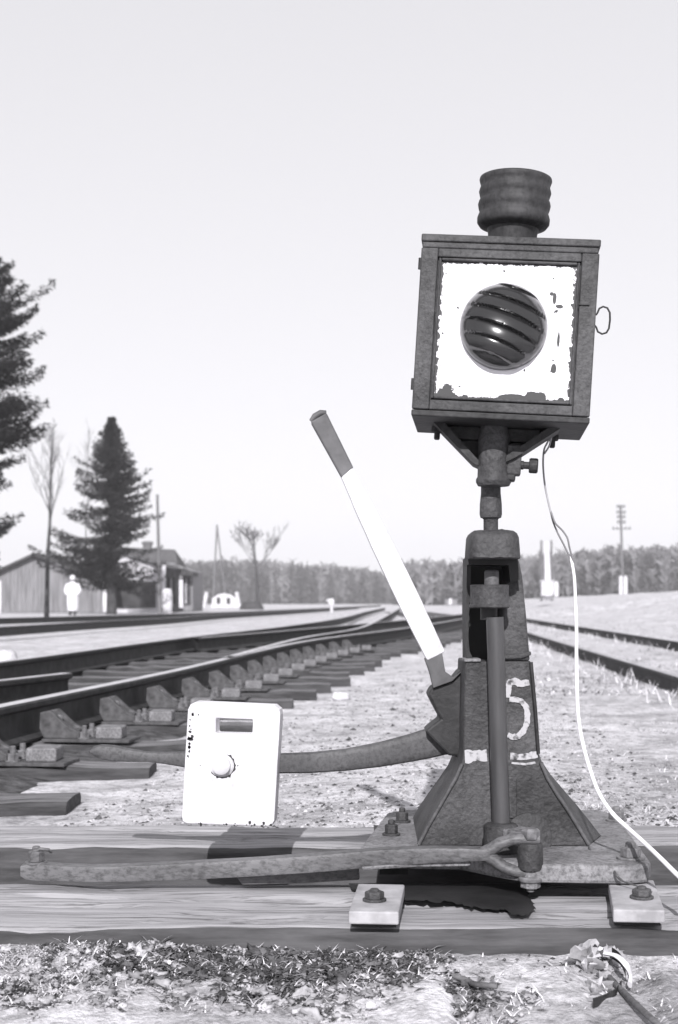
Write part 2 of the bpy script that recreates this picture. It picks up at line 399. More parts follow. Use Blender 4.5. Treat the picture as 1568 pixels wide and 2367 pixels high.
def brace_parts():
    parts = {}
    m = MB(); m.box((.20, 0, .006), (.34, .17, .012)); parts['plate'] = (m, 'chair', .002)
    m = MB()
    for sy in (-.06, .03):
        m.prism([Vector((.030, sy, .012)), Vector((.17, sy, .012)), Vector((.17, sy, .035)), Vector((.12, sy, .060)), Vector((.055, sy, .118)), Vector((.015, sy, .110)), Vector((.012, sy, .05))], (0, .03, 0))
    m.box((.10, 0, .030), (.13, .07, .034)); m.box((.022, 0, .085), (.02, .10, .05))
    parts['wedge'] = (m, 'chair', .004)
    m = MB(); m.box((.275, .01, .034), (.10, .13, .045), Matrix.Rotation(.12, 3, 'Z')); parts['block'] = (m, 'base', .006)
    return parts
bp_ = brace_parts(); protos = {}
root0 = None
cnt = 0
for i, yy in enumerate(SLY):
    if yy < 3.8 or cnt >= 16: continue
    x1 = xat(R1, yy); t = (xat(R1, yy + .5) - x1)/.5
    r = thing('rail_brace', 'iron rail brace with bolts and a flat block, %s along the near rail' % ORD[cnt], 'rail brace', (x1 + .055, yy, ZT + .006), 'rail braces along the near rail')
    r.rotation_euler = (0, 0, -math.atan(t))
    if not protos:
        for nm, (m, mm, bv) in bp_.items(): protos[nm] = m.build(nm, M[mm], r, bevel=bv)
        pb = []
        for (bx, by, bz) in ((.185, -.045, .012), (.185, .05, .012), (.075, -.005, .047)):
            m = MB(); hexbolt(m, (bx, by, bz), .020, .022, stub=.022, washer=.026); pb.append(m.build('bolt', M['bolt'], r))
        protos['bolts'] = pb
    else:
        for nm in ('plate', 'wedge', 'block'):
            c = protos[nm].copy(); col.objects.link(c); c.parent = r
        for b in protos['bolts']:
            c = b.copy(); col.objects.link(c); c.parent = r
    cnt += 1

# ------------------------------------------------------------------ the two timbers that carry the stand
ZTOP = 0.12
def timber(y0, y1, x0, x1, label, seed):
    rings = []; n = 120; mb = MB()
    for k in range(n + 1):
        x = x0 + (x1 - x0)*k/n
        e0 = .006*fbm(x, seed, 5, seed) + .003*fbm(x, seed, 30, seed); e1 = .008*fbm(x, seed + 3, 5, seed)
        ring = [Vector((x, y0 + e0, ZTOP - .16)), Vector((x, y0 + e0, ZTOP - .012 + .003*fbm(x, 1, 14, seed)))]
        m = 22
        for j in range(m + 1):
            t = j/m; yy = y0 + e0 + .010 + (y1 + e1 - y0 - e0 - .020)*t
            crack = -0.006*max(0, fbm(x*.12, yy, 26, seed + 1, 2) - .18)*5
            ring.append(Vector((x, yy, ZTOP + .004*fbm(x*.5, yy, 6, seed) + crack*.7 - (.003 if j in (0, m) else 0))))
        ring += [Vector((x, y1 + e1, ZTOP - .012)), Vector((x, y1 + e1, ZTOP - .16))]
        rings.append(ring)
    mb.loft(rings, True); k = len(rings[0])
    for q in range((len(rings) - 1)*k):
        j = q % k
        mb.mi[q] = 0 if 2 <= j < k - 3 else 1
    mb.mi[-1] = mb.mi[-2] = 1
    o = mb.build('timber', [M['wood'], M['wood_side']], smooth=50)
    return tag(o, label, 'timber')
tf = timber(2.095, 2.43, -2.5, 1.05, 'wide weathered front timber under the switch stand, nearest the camera', 3.3)
tr = timber(2.785, 3.065, -2.6, 1.2, 'rear weathered timber behind the link rod, crossed by the weight shadow', 8.1)
# flat near-black patch with a ragged edge on the front timber under the crank
mb = MB()
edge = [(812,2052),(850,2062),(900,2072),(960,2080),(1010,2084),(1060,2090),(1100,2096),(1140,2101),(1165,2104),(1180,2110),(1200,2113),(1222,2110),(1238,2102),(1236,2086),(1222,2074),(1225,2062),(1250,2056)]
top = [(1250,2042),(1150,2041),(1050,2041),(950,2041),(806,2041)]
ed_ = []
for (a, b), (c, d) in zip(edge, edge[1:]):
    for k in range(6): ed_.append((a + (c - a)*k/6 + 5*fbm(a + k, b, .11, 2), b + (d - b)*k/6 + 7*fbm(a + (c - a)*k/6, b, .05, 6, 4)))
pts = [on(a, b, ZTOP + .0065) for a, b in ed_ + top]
mb.quad(pts); mb.build('dark_patch', M['near_black'], tf); 

# ------------------------------------------------------------------ switch stand
YF = 2.43
stand = thing('switch_stand', 'dark cast iron railway switch stand with numeral and hand lever, bolted to two timbers', 'switch stand', (.30, 2.54, ZTOP))
def vs(*pts, Y): return [at(x, y, Y) for x, y in pts]
# base plate: raised on two bearers so that the daylight stops under it
bz0, bz1 = .152, .182
foot = [Vector((.035, 2.42, bz0)), Vector((.05, 2.385, bz0)), Vector((.20, 2.37, bz0)), Vector((.265, 2.29, bz0)), Vector((.30, 2.262, bz0)), Vector((.46, 2.25, bz0)), Vector((.492, 2.262, bz0)), Vector((.503, 2.295, bz0)), Vector((.545, 2.80, bz0)), Vector((.52, 2.86, bz0)), Vector((.13, 2.86, bz0)), Vector((.095, 2.82, bz0))]
MB().prism(foot, (0, 0, bz1 - bz0)).build('base_plate', M['base'], stand, bevel=.006)
for x in (.095, .478): MB().box((x, 2.66, (ZTOP + .004 + bz0)/2 + .001), (.05, .38, bz0 - ZTOP - .006)).build('bearer', M['cast_dark'], stand)
# pedestal body
def sect(z, xl, xr, yf, yb, fx, fy):
    return [Vector((xl, yf, z)), Vector((xr, yf, z)), Vector((xr + fx, yf + fy, z)), Vector((xr + fx*1.1, yb, z)), Vector((xl + fx*.2, yb, z)), Vector((xl + fx*.05, yf + fy*.6, z))]
rows = [(1958,965,1362,.040,.10,.32),(1915,985,1338,.034,.09,.29),(1880,1006,1315,.030,.085,.27),(1840,1030,1288,.024,.075,.24),(1800,1053,1264,.016,.06,.21),(1765,1067,1250,.008,.045,.19),(1740,1072,1244,.005,.04,.18),(1640,1073,1236,.004,.035,.17),(1528,1076,1227,.004,.03,.16)]
rings = [sect(pz(r[0], YF), px(r[1], YF), px(r[2], YF), YF, YF + r[5], r[3], r[4]) for r in rows]
rings[0] = [p + Vector((0, 0, bz1 - p.z)) for p in rings[0]]
body = MB().loft(rings).build('pedestal', M['cast'], stand, bevel=.003, smooth=28)
# raised ribs on the front edges of the foot
def rib(pts, r, name, mt, Y=YF - .003):
    return MB().tube([at(a, b, Y) for a, b in pts], r, 8).build(name, M[mt], stand, smooth=60)
rib([(968,1952),(990,1910),(1012,1872),(1036,1830),(1056,1795),(1069,1765)], .0035, 'edge_rib', 'arm')
rib([(1362,1952),(1338,1912),(1316,1876),(1290,1838),(1266,1798),(1251,1762)], .0035, 'edge_rib', 'arm')
rib([(1245,1742),(1238,1640),(1228,1530)], .0032, 'edge_rib', 'cast_dark')
# lip above the front face
MB().prism(vs((1074,1522),(1112,1522),(1112,1529),(1074,1529), Y=YF - .004), (0, .05, 0)).build('lip', M['base'], stand, bevel=.001)
MB().prism(vs((1164,1514),(1190,1512),(1228,1505),(1229,1514),(1205,1522),(1164,1524), Y=YF - .005), (0, .05, 0)).build('lip', M['cast'], stand, bevel=.002)
# right column, back wall and left cheek of the open head
MB().prism(vs((1184,1292),(1200,1292),(1208,1330),(1217,1420),(1226,1527),(1164,1527),(1163,1428),(1172,1352), Y=YF), (0, .11, 0)).build('column', M['cast'], stand, bevel=.004)
MB().prism(vs((1081,1286),(1196,1286),(1205,1330),(1212,1420),(1222,1530),(1081,1530), Y=YF + .088), (0, .02, 0)).build('back_wall', M['near_black'], stand)  # wall and cheek are near-black: the recess shade is in their colour
MB().prism(vs((1080,1288),(1090,1288),(1087,1400),(1084,1420),(1086,1428),(1083,1470),(1086,1505),(1094,1522),(1079,1527),(1078,1400), Y=YF + .012), (0, .08, 0)).build('cheek', M['near_black'], stand)
# cap: rounded block
rc = []
xc, yc = px(1138, 2.385), 2.385
for zz, sx, sy in ((1292,58.5,.060),(1290,60,.062),(1262,58.5,.060),(1243,57,.058),(1234,53,.054),(1229,46,.047),(1226.5,34,.036)):
    hx = sx/FX*2.385; ring = []
    z = pz(zz, 2.385)
    for j in range(40):
        q = 2*math.pi*j/40; cx, sy_ = math.cos(q), math.sin(q)
        k = 1/((abs(cx)**5 + abs(sy_)**5)**.2)
        ring.append(Vector((xc + hx*cx*k, yc + sy*sy_*k, z + .0015*fbm(cx, sy_, 3, zz))))
    rc.append(ring)
MB().loft(rc).build('cap', M['cast'], stand, smooth=50)
# dark hood under the cap
MB().prism(vs((1082,1290),(1198,1292),(1203,1340),(1180,1345),(1176,1306),(1084,1304), Y=YF - .03), (0, .10, 0)).build('hood', M['near_black'], stand)
# spindle through the cap
YS = 2.385
def lz(c, prof, n=28): return MB().lathe((c[0], c[1], 0), prof, n)
sc = 1/FX*YS
lz((px(1135, YS), YS), [(17*sc, pz(1232, YS)), (17*sc, pz(1200, YS)), (19*sc, pz(1198, YS)), (24*sc, pz(1196, YS)), (26*sc, pz(1188, YS)), (25.5*sc, pz(1165, YS)), (23*sc, pz(1140, YS)), (22.5*sc, pz(1095, YS))]).build('spindle', M['cast'], stand, smooth=50)
# collar and pin in the open head
lz((px(1132, YS), YS), [(44*sc, pz(1405, YS)), (47*sc, pz(1402, YS)), (47*sc, pz(1397, YS)), (44.5*sc, pz(1395, YS)), (44.5*sc, pz(1356, YS)), (45.5*sc, pz(1353, YS)), (42*sc, pz(1351, YS))], 40).build('collar', M['cast'], stand, smooth=40)
lz((px(1137, YS), YS), [(17*sc, pz(1352, YS)), (17*sc, pz(1322, YS)), (15*sc, pz(1318, YS)), (9*sc, pz(1316.5, YS))], 24).build('pin', M['arm'], stand, smooth=50)
lz((px(1132, YS), YS + .01), [(20*sc, pz(1432, YS)), (20*sc, pz(1403, YS))], 20).build('neck', M['near_black'], stand, smooth=50)
# vertical drive tube in front of the face
MB().tube([at(1144, 1426, YS), at(1147, 1500, YS), at(1153, 1720, YS), at(1160, 1912, YS)], 20.5*sc, 28).build('drive_tube', M['pipe'], stand, smooth=50)
MB().prism(vs((1168,1795),(1196,1795),(1196,1886),(1192,1892),(1172,1892),(1168,1886), Y=YF - .004), (0, .05, 0)).build('guide_tongue', M['cast'], stand, bevel=.002)
# foot bearing and crank ear
lz((px(1158, 2.37), 2.37), [(.027, bz1), (.029, pz(1945, 2.37)), (.029, pz(1908, 2.37)), (.025, pz(1903, 2.37))], 28).build('foot_bearing', M['cast'], stand, smooth=45)
MB().prism([Vector((px(1158, 2.37), 2.34, pz(1942, 2.37))), Vector((px(1215, 2.30), 2.285, pz(1942, 2.37))), Vector((px(1240, 2.30), 2.30, pz(1942, 2.37))), Vector((px(1235, 2.34), 2.345, pz(1942, 2.37))), Vector((px(1180, 2.39), 2.40, pz(1942, 2.37)))], (0, 0, .024)).build('crank', M['base'], stand, bevel=.003)
MB().lathe(at(1222, 1932, 2.425), [(.040, 0), (.040, .006), (.034, .010)], 32, 'Y').build('lug', M['cast'], stand, smooth=40)
# holding-down bolts
for nm, (x, y, r_) in {'a': (1458,1985,.017), 'b': (1425,1897,.015), 'c': (930,1900,.012), 'd': (905,1930,.012)}.items():
    p = on(x, y, bz1); m = MB(); hexbolt(m, (p.x, p.y, bz1), r_, .016, stub=.006, washer=r_*1.35); m.build('bolt', M['bolt'] if nm in 'ab' else M['cast'], stand, bevel=.001)
# white painted numeral and bands on the face
def stroke(pts, wd, name, Y=YF - .0016):
    mb = MB(); P_ = [at(a, b, Y) for a, b in pts]
    out = []
    for i in range(len(P_) - 1):
        for k in range(5): out.append(P_[i].lerp(P_[i+1], k/5))
    out.append(P_[-1]); rings = []
    for i, p in enumerate(out):
        t = (out[min(i+1, len(out)-1)] - out[max(i-1, 0)]).normalized(); nn = Vector((t.z, 0, -t.x)); h = wd/FX*Y/2
        a = h*(1 + .35*fbm(p.x*90, p.z*90, 1, 3)); b = h*(1 + .35*fbm(p.x*90, p.z*90, 1, 8))
        rings.append([p + nn*a, p - nn*b])
    n0 = 0
    for r_ in rings: mb.v += [tuple(q) for q in r_]
    for i in range(len(rings) - 1): mb.f.append((2*i, 2*i+1, 2*i+3, 2*i+2)); mb.mi.append(0)
    return mb.build(name, M['paint_mark'], stand)
five = stroke([(1224,1577),(1206,1580),(1190,1574),(1176,1577)], 15, 'painted_numeral'); five['label'] = 'white painted numeral five'
stroke([(1178,1573),(1176,1592),(1174,1612)], 13, 'painted_numeral', YF - .0022)
stroke([(1178,1616),(1192,1616),(1206,1620),(1216,1632),(1220,1650),(1218,1672),(1211,1690),(1200,1701),(1186,1704),(1174,1698)], 13, 'painted_numeral', YF - .0028)
stroke([(1180,1748),(1210,1749),(1243,1744)], 15, 'painted_band')
stroke([(1183,1763),(1215,1766),(1238,1762)], 5, 'painted_band')
stroke([(1075,1748),(1098,1747),(1126,1745)], 27, 'painted_band')

# hand lever: hub, upright bar, curved arm with grip
YL = 2.56
MB().prism(vs((1076,1540),(1062,1552),(1046,1572),(1000,1588),(990,1606),(1004,1634),(1019,1662),(1000,1676),(984,1690),(1008,1716),(1038,1746),(1076,1750), Y=YL - .035), (0, .075, 0)).build('lever_hub', M['cast_dark'], stand, bevel=.004)
MB().prism(vs((1068,1552),(1050,1566),(1030,1552),(1022,1506),(1018,1504),(982,1522),(994,1556),(1002,1590),(1046,1574), Y=YL - .045), (0, .022, 0)).build('lever_root', M['lever_end'], stand, bevel=.003)
def barq(a, b, name, mt, Y=YL - .046, d=.026, bev=.003, wob=0):
    # a, b: pairs of (left,right) points
    m = MB(); n = 12; L = []; Rr = []
    for k in range(n + 1):
        t = k/n
        L.append(at(a[0][0] + (b[0][0]-a[0][0])*t, a[0][1] + (b[0][1]-a[0][1])*t, Y) + Vector((wob*fbm(t, 0, 6, 1), 0, 0)))
        Rr.append(at(a[1][0] + (b[1][0]-a[1][0])*t, a[1][1] + (b[1][1]-a[1][1])*t, Y) + Vector((wob*fbm(t, 5, 6, 4), 0, 0)))
    rings = [[l, r_, r_ + Vector((0, d, 0)), l + Vector((0, d, 0))] for l, r_ in zip(L, Rr)]
    m.loft(rings); return m.build(name, M[mt], stand, bevel=bev)
m = MB(); rings = []
for k in range(25):
    t = k/24; wv = .5*(t if t < .5 else 1 - t)*2
    lx, ly, rx, ry = 988 + (788-988)*t, 1527 + (1099-1527)*t, 1030 + (814-1030)*t, 1506 + (1077-1506)*t
    e = 5*math.sin(math.pi*t) + .8*fbm(t, 0, 7, 1)
    l_, r__ = at(lx - e, ly + e*.4, YL - .046), at(rx + e, ry - e*.4, YL - .046); dv = Vector((0, .026, 0))
    rings.append([l_, r__, r__ + dv, l_ + dv])
m.loft(rings).build('white_lever_bar', M['white'], stand, bevel=.003)
o = barq(((791,1105),(818,1081)), ((718,974),(755,953)), 'lever_end', 'lever_end', Y=YL - .0465, d=.027)
MB().tube([at(719,973,YL-.033), at(728,962,YL-.033), at(742,954,YL-.033), at(755,953,YL-.033)], [.004,.006,.006,.004], 10).build('lever_tip', M['lever_end'], stand, smooth=60)
# curved arm
up = [(1040,1662),(1015,1668),(984,1684),(940,1698),(880,1714),(800,1730),(720,1738),(640,1741),(560,1740),(480,1737),(428,1737),(380,1738),(340,1737),(300,1730),(262,1722),(236,1720),(218,1724),(211,1732)]
dn = [(1070,1740),(1030,1744),(985,1754),(940,1762),(880,1772),(800,1781),(720,1786),(640,1787),(560,1786),(480,1780),(428,1773),(380,1765),(340,1760),(300,1760),(262,1759),(236,1754),(220,1747),(212,1740)]
m = MB(); rings = []
for i, ((a, b), (c, d)) in enumerate(zip(up, dn)):
    u_, v_ = at(a, b, YL), at(c, d, YL); dy = .010 if i < 13 else .013
    mid = (u_ + v_)/2
    ring = []
    for j in range(16):
        q = 2*math.pi*j/16; cx, sx = math.cos(q), math.sin(q); k = 1/((abs(cx)**4 + abs(sx)**4)**.25)
        p = mid + (u_ - v_)*.5*sx*k; p.y += dy*cx*k; ring.append(p)
    rings.append(ring)
m.loft(rings).build('lever_arm', M['arm'], stand, smooth=45)
# counterweight: white block with slot and boss
YW = 2.515
cw = [(452,1622),(634,1630),(646,1640),(648,1652),(634,1898),(628,1908),(616,1911),(432,1904),(422,1898),(420,1888),(434,1640),(440,1628)]
sl4 = [(499,1660),(585,1663),(583,1697),(499,1695)]
me = bpy.data.meshes.new('counterweight'); bm = bmesh.new()
def loopv(pts, Y): return [bm.verts.new(at(a, b, Y)) for a, b in pts]
o1, i1 = loopv(cw, YW), loopv(sl4, YW)
def edges(vs_): return [bm.edges.new((vs_[k], vs_[(k+1) % len(vs_)])) for k in range(len(vs_))]
fr = bmesh.ops.triangle_fill(bm, edges=edges(o1) + edges(i1), use_beauty=True)
ff = [e for e in fr['geom'] if isinstance(e, bmesh.types.BMFace)]
ex = bmesh.ops.extrude_face_region(bm, geom=ff)
for v_ in [e for e in ex['geom'] if isinstance(e, bmesh.types.BMVert)]: v_.co.y += .042; v_.co.x += .004
bmesh.ops.recalc_face_normals(bm, faces=bm.faces); bm.to_mesh(me); bm.free()
M['weight'] = mat('chipped_white_enamel', 0.46, 0.72, 9, 0.6, 0.0022, 34, contrast=(.28,.60), fine=(45, .72, .28, .44, (1,1,.5)))
me.materials.append(M['weight']); wo = bpy.data.objects.new('counterweight', me); col.objects.link(wo); wo.parent = stand
wo['label'] = 'white painted counterweight with a rectangular slot'
b = wo.modifiers.new('bevel', 'BEVEL'); b.width = .005; b.segments = 3; b.limit_method = 'ANGLE'; b.angle_limit = R(50)
MB().lathe(at(512, 1768, YW + .001), [(.021, 0), (.0205, .003), (.017, .005), (.0160, .013), (.011, .016)], 28, 'Y').build('boss', M['weight'], wo, smooth=40)
mb = MB(); cc = at(514, 1769, YW - .0011); ring_ = []
for j in range(31):
    q = R(-150) + R(215)*j/30; r0_ = .0205; r1_ = .0215 + .0045*max(0, fbm(j*.35, 0, 1, 5) + .35)
    ring_.append((cc + Vector((math.cos(q)*r0_, 0, math.sin(q)*r0_)), cc + Vector((math.cos(q)*r1_, 0, math.sin(q)*r1_))))
for (a_, b_), (c_, d_) in zip(ring_, ring_[1:]): mb.quad([a_, b_, d_, c_])
grime = mb.build('grime', M['cast'], wo)  # thin dark arc paints the boss's shadow below and to its right
mb = MB()
for _ in range(46):                                     # chipped spots along the edges
    s_ = random.random()
    if s_ < .55: xx, yy_ = 440 - (1 if True else 0)*0 + random.uniform(-3, 10) - .055*0, random.uniform(1640, 1760); xx = 442 - (yy_-1625)*.075 + abs(random.gauss(0, 4))
    elif s_ < .9: xx = random.uniform(424, 630); yy_ = 1906 - abs(random.gauss(0, 3)) + (xx-430)*.02
    else: xx = random.uniform(440, 640); yy_ = random.uniform(1635, 1900)
    c = at(xx, yy_, YW - .0012); r_ = random.uniform(.0008, .003) if s_ < .9 else random.uniform(.0006, .0013)
    k = 7; mb.quad([c + Vector((math.cos(2*math.pi*j/k)*r_*random.uniform(.6,1.3), 0, math.sin(2*math.pi*j/k)*r_*random.uniform(.6,1.6))) for j in range(k)])
o = mb.fast('paint_chips', M['cast_dark'], wo, kind='stuff')
keep(stand)
bpy.context.view_layer.update()
for c in (o, grime, [x for x in wo.children if x.name.startswith('boss')][0]):
    c.matrix_parent_inverse = wo.matrix_world.inverted()

# ------------------------------------------------------------------ link rod with fork
link = thing('link_rod', 'long flat iron link rod with forked end lying across the front timber', 'link rod', (-.2, 2.33, ZTOP))
# (x, y upper, y lower, depth)
prof = [(52,1998,2022,2.40),(64,1994,2030,2.40),(90,1992,2033,2.398),(140,1997,2034,2.39),(220,2000,2036,2.38),(330,1996,2034,2.37),(450,1990,2030,2.36),(600,1982,2022,2.345),(750,1971,2012,2.33),(880,1960,2000,2.315),(1000,1956,1992,2.30),(1080,1957,1988,2.29),(1130,1960,1986,2.285)]
m = MB(); rings = []
for x, y0, y1, Y in prof:
    u_, v_ = at(x, y0, Y), at(x, y1, Y); mid = (u_ + v_)/2; ring = []
    for j in range(32):
        q = 2*math.pi*j/32; cx, sx = math.cos(q), math.sin(q); k = 1/((abs(cx)**9 + abs(sx)**9)**(1/9))
        ring.append(mid + Vector((0, .016*cx*k, (u_.z - v_.z)*.5*sx*k)))
    rings.append(ring)
m.loft(rings).build('bar', M['rod'], link, smooth=45)
for pts, rr in (([(1118,1972),(1138,1962),(1158,1948),(1185,1940),(1215,1938),(1248,1940)], [.013,.0125,.0115,.0115,.012,.010]), ([(1118,1974),(1140,1986),(1165,2004),(1190,2014),(1220,2017),(1252,2016)], [.013,.0125,.0115,.0115,.012,.010])):
    P_ = [at(a, b, 2.283 - .010*i/5) for i, (a, b) in enumerate(pts)]
    MB().tube(P_, rr, 12, flat=.85).build('fork_tine', M['rod'], link, smooth=60)
px_, py_ = px(1227, 2.272), 2.272; s2 = 1/FX*2.272
def pl(prof, n, name, mt): MB().lathe((px_, py_, 0), prof, n).build(name, M[mt], link, smooth=40)
pl([(27*s2, pz(2008,2.272)), (29*s2, pz(2003,2.272)), (29*s2, pz(1955,2.272)), (26*s2, pz(1948,2.272))], 28, 'pin_block', 'cast')
pl([(20*s2, pz(1938,2.272)), (22*s2, pz(1934,2.272)), (22*s2, pz(1920,2.272)), (16*s2, pz(1914,2.272))], 6, 'pin_head', 'bolt')
pl([(27*s2, pz(2036,2.272)), (29*s2, pz(2033,2.272)), (29*s2, pz(2028,2.272)), (26*s2, pz(2025,2.272))], 24, 'washer', 'bolt')
pl([(21*s2, pz(2052,2.272)), (23*s2, pz(2050,2.272)), (23*s2, pz(2036,2.272))], 6, 'nut', 'base')
pl([(9*s2, pz(2060,2.272)), (9*s2, pz(1925,2.272))], 12, 'pin', 'bolt')
# left end pin and its cotter
m = MB(); c = at(84, 1996, 2.40); hexbolt(m, (c.x, c.y, c.z), .014, .018, stub=.006, washer=.019); m.build('end_pin', M['rod'], link, bevel=.001)
MB().tube([c + Vector((-.006,-.004,.020)), c + Vector((.008,-.006,.026)), c + Vector((.022,-.004,.024)), c + Vector((.024,.004,.019))], .0028, 8).build('cotter', M['rod'], link, smooth=60)
# strap lying under the rod
MB().prism([at(545,2024,2.36), at(830,2004,2.36), at(832,2034,2.36), at(700,2042,2.36), at(560,2046,2.36)], (0, .05, 0)).build('lower_strap', M['rod'], link, bevel=.003)
MB().prism([at(836,2004,2.30), at(1000,1990,2.29), at(1086,1990,2.285), at(1090,1996,2.285), at(1086,2002,2.285), at(960,2004,2.295), at(840,2012,2.30)], (0, .016, 0)).build('lower_lip', M['base'], link, bevel=.002)
keep(link)

# ------------------------------------------------------------------ bolted pads in front of the base
def pad(corn, thick, label, bolt_at):
    t = thing('bolted_pad', label, 'pad', (sum(p.x for p in corn)/4, sum(p.y for p in corn)/4, ZTOP), 'bolted pads on the front timber')
    zt = ZTOP + thick
    MB().prism([Vector((p.x, p.y, ZTOP + .011)) for p in corn], (0, 0, thick - .011)).build('pad_plate', M['pad'], t, bevel=.0025)
    c = sum(corn, Vector())/4
    MB().prism([Vector((c.x + (p.x - c.x)*.90, c.y + .012 + (p.y - c.y)*.92, ZTOP + .003)) for p in corn], (0, 0, .0085)).build('packing', M['near_black'], t)
    m = MB(); p = on(*bolt_at, zt); hexbolt(m, (p.x, p.y, zt), .0150, .011, stub=.002, washer=.018); m.build('bolt', M['cast'], t, bevel=.001)
    keep(t)
zt = ZTOP + .030
pad([on(806,2106,zt), on(922,2108,zt), on(936,2044,zt), on(828,2042,zt)], .030, 'square iron pad with a bolt on the front timber, left of the crank', (866,2082))
pad([on(1418,2102,zt), on(1538,2104,zt), on(1512,2034,zt), on(1406,2034,zt)], .030, 'square iron pad with a bolt under the right corner of the base', (1484,2076))

# ------------------------------------------------------------------ signal lantern
lan = thing('signal_lantern', 'square dark switch lantern with white face, ribbed round lens and chimney on top', 'lantern', (.26538, 2.375, .8886))
lan.location = (.26538*2.375/2.36, 2.375, EYE + (.88864 - EYE)*2.375/2.36)
lan.rotation_mode = 'YXZ'; lan.rotation_euler = (-.0081, .0607, -.0993)
W, H, D = .2825, .291, .218
hw, hd = W/2, D/2
def lp(mb, *a, **k): return mb.build(*a, **k)
# body: five sheets (front stays open behind the door panel)
mb = MB(); mb.box((0, .004, H/2 - .010), (W - .006, D - .012, H - .028)); mb.build('body', M['lantern'], lan, bevel=.002)
mb = MB(); mb.box((0, 0, H - .006), (W + .002, D + .004, .012)); mb.box((0, 0, H - .017), (W - .003, D - .001, .010)); mb.build('roof', M['lantern'], lan, bevel=.002)
mb = MB(); mb.box((0, .002, .004), (W + .001, D + .001, .010)); mb.build('floor_sheet', M['lantern_dark'], lan, bevel=.002)
yf = -hd
SW = .0275
def frame_piece(x0, x1, z0, z1, name='door_frame', d=.010, y=yf, mt='lantern'):
    mb = MB(); mb.box(((x0+x1)/2, y + d/2, (z0+z1)/2), (x1-x0, d, z1-z0)); return mb.build(name, M[mt], lan, bevel=.0018)
zt_, zb_ = H - .022, .010
frame_piece(-hw, -hw + SW, zb_, zt_)
frame_piece(hw - SW, hw, zb_, zt_)
frame_piece(-hw + SW, hw - SW, zt_ - .014, zt_, y=yf + .0008)
frame_piece(-hw + SW, hw - SW, zb_, zb_ + .016, y=yf + .0008)
# inner moulding
a0, a1, c0, c1 = -hw + SW + .0015, hw - SW - .0015, zb_ + .0175, zt_ - .0155
for x0, x1, z0, z1 in ((a0, a0 + .0045, c0, c1), (a1 - .0045, a1, c0, c1), (a0 + .0046, a1 - .0046, c1 - .0045, c1), (a0 + .0046, a1 - .0046, c0, c0 + .0045)):
    frame_piece(x0, x1, z0, z1, 'moulding', .007, yf - .0012, 'lantern')
# white panel with peeling paint
def face_mat():
    m = bpy.data.materials.new('peeling_white_enamel'); m.use_nodes = True; n, l = m.node_tree.nodes, m.node_tree.links
    b = n['Principled BSDF']; b.inputs['Roughness'].default_value = .55
    tc = n.new('ShaderNodeTexCoord'); sx = n.new('ShaderNodeSeparateXYZ'); l.new(tc.outputs['Object'], sx.inputs[0])
    def math_(op, a, c=None, clamp=False):
        t = n.new('ShaderNodeMath'); t.operation = op; t.use_clamp = clamp
        for i, v in enumerate((a, c)):
            if v is None: continue
            if isinstance(v, (int, float)): t.inputs[i].default_value = v
            else: l.new(v, t.inputs[i])
        return t.outputs[0]
    def nz(s, d=4, r=.6):
        t = n.new('ShaderNodeTexNoise'); t.inputs['Scale'].default_value = s; t.inputs['Detail'].default_value = d; t.inputs['Roughness'].default_value = r; l.new(tc.outputs['Object'], t.inputs['Vector']); return t.outputs[0]
    x, z = sx.outputs['X'], sx.outputs['Z']
    n1, n2 = nz(55), nz(140, 3)
    wob = math_('ADD', math_('MULTIPLY', math_('SUBTRACT', n1, .5), 2.6), math_('MULTIPLY', math_('SUBTRACT', n2, .5), 1.2))
    total = None
    for cx, cz, rx, rz in PATCH:
        dx = math_('DIVIDE', math_('SUBTRACT', x, cx), rx); dz = math_('DIVIDE', math_('SUBTRACT', z, cz), rz)
        q = math_('SUBTRACT', 1.0, math_('ADD', math_('MULTIPLY', dx, dx), math_('MULTIPLY', dz, dz)))
        q = math_('MAXIMUM', q, -1.4)
        total = q if total is None else math_('MAXIMUM', total, q)
    v = math_('GREATER_THAN', math_('ADD', total, wob), .0)
    # edge wear
    ex = math_('SUBTRACT', math_('ABSOLUTE', math_('SUBTRACT', x, (a0 + a1)/2)), (a1 - a0)/2 - .0072)
    ez = math_('SUBTRACT', math_('ABSOLUTE', math_('SUBTRACT', z, (c0 + c1)/2)), (c1 - c0)/2 - .0072)
    e = math_('MULTIPLY', math_('MAXIMUM', ex, ez), 300)
    v2 = math_('GREATER_THAN', math_('ADD', e, math_('MULTIPLY', math_('SUBTRACT', n2, .5), 5)), .0)
    # fly specks
    v3 = math_('GREATER_THAN', math_('ADD', nz(95, 2, .4), math_('MULTIPLY', nz(14, 2), .12)), .785)
    # ring of old solder under the lens
    d = math_('SQRT', math_('ADD', math_('POWER', math_('SUBTRACT', x, -.003), 2), math_('POWER', math_('SUBTRACT', z, .147), 2)))
    ringm = math_('MULTIPLY', math_('LESS_THAN', math_('ABSOLUTE', math_('SUBTRACT', d, .088)), .0055), math_('LESS_THAN', z, .105))
    mask = math_('MAXIMUM', math_('MAXIMUM', v, v2), v3)
    m1 = n.new('ShaderNodeMix'); m1.data_type = 'RGBA'; l.new(math_('MULTIPLY', ringm, math_('MULTIPLY', n1, 1.2)), m1.inputs[0]); m1.inputs[6].default_value = g(.70); m1.inputs[7].default_value = g(.36)
    m2 = n.new('ShaderNodeMix'); m2.data_type = 'RGBA'; l.new(mask, m2.inputs[0]); l.new(m1.outputs[2], m2.inputs[6]); m2.inputs[7].default_value = g(.018)
    l.new(m2.outputs[2], b.inputs['Base Color'])
    bp = n.new('ShaderNodeBump'); bp.inputs['Distance'].default_value = .0008; bp.invert = True; l.new(mask, bp.inputs['Height']); l.new(bp.outputs[0], b.inputs['Normal'])
    return m
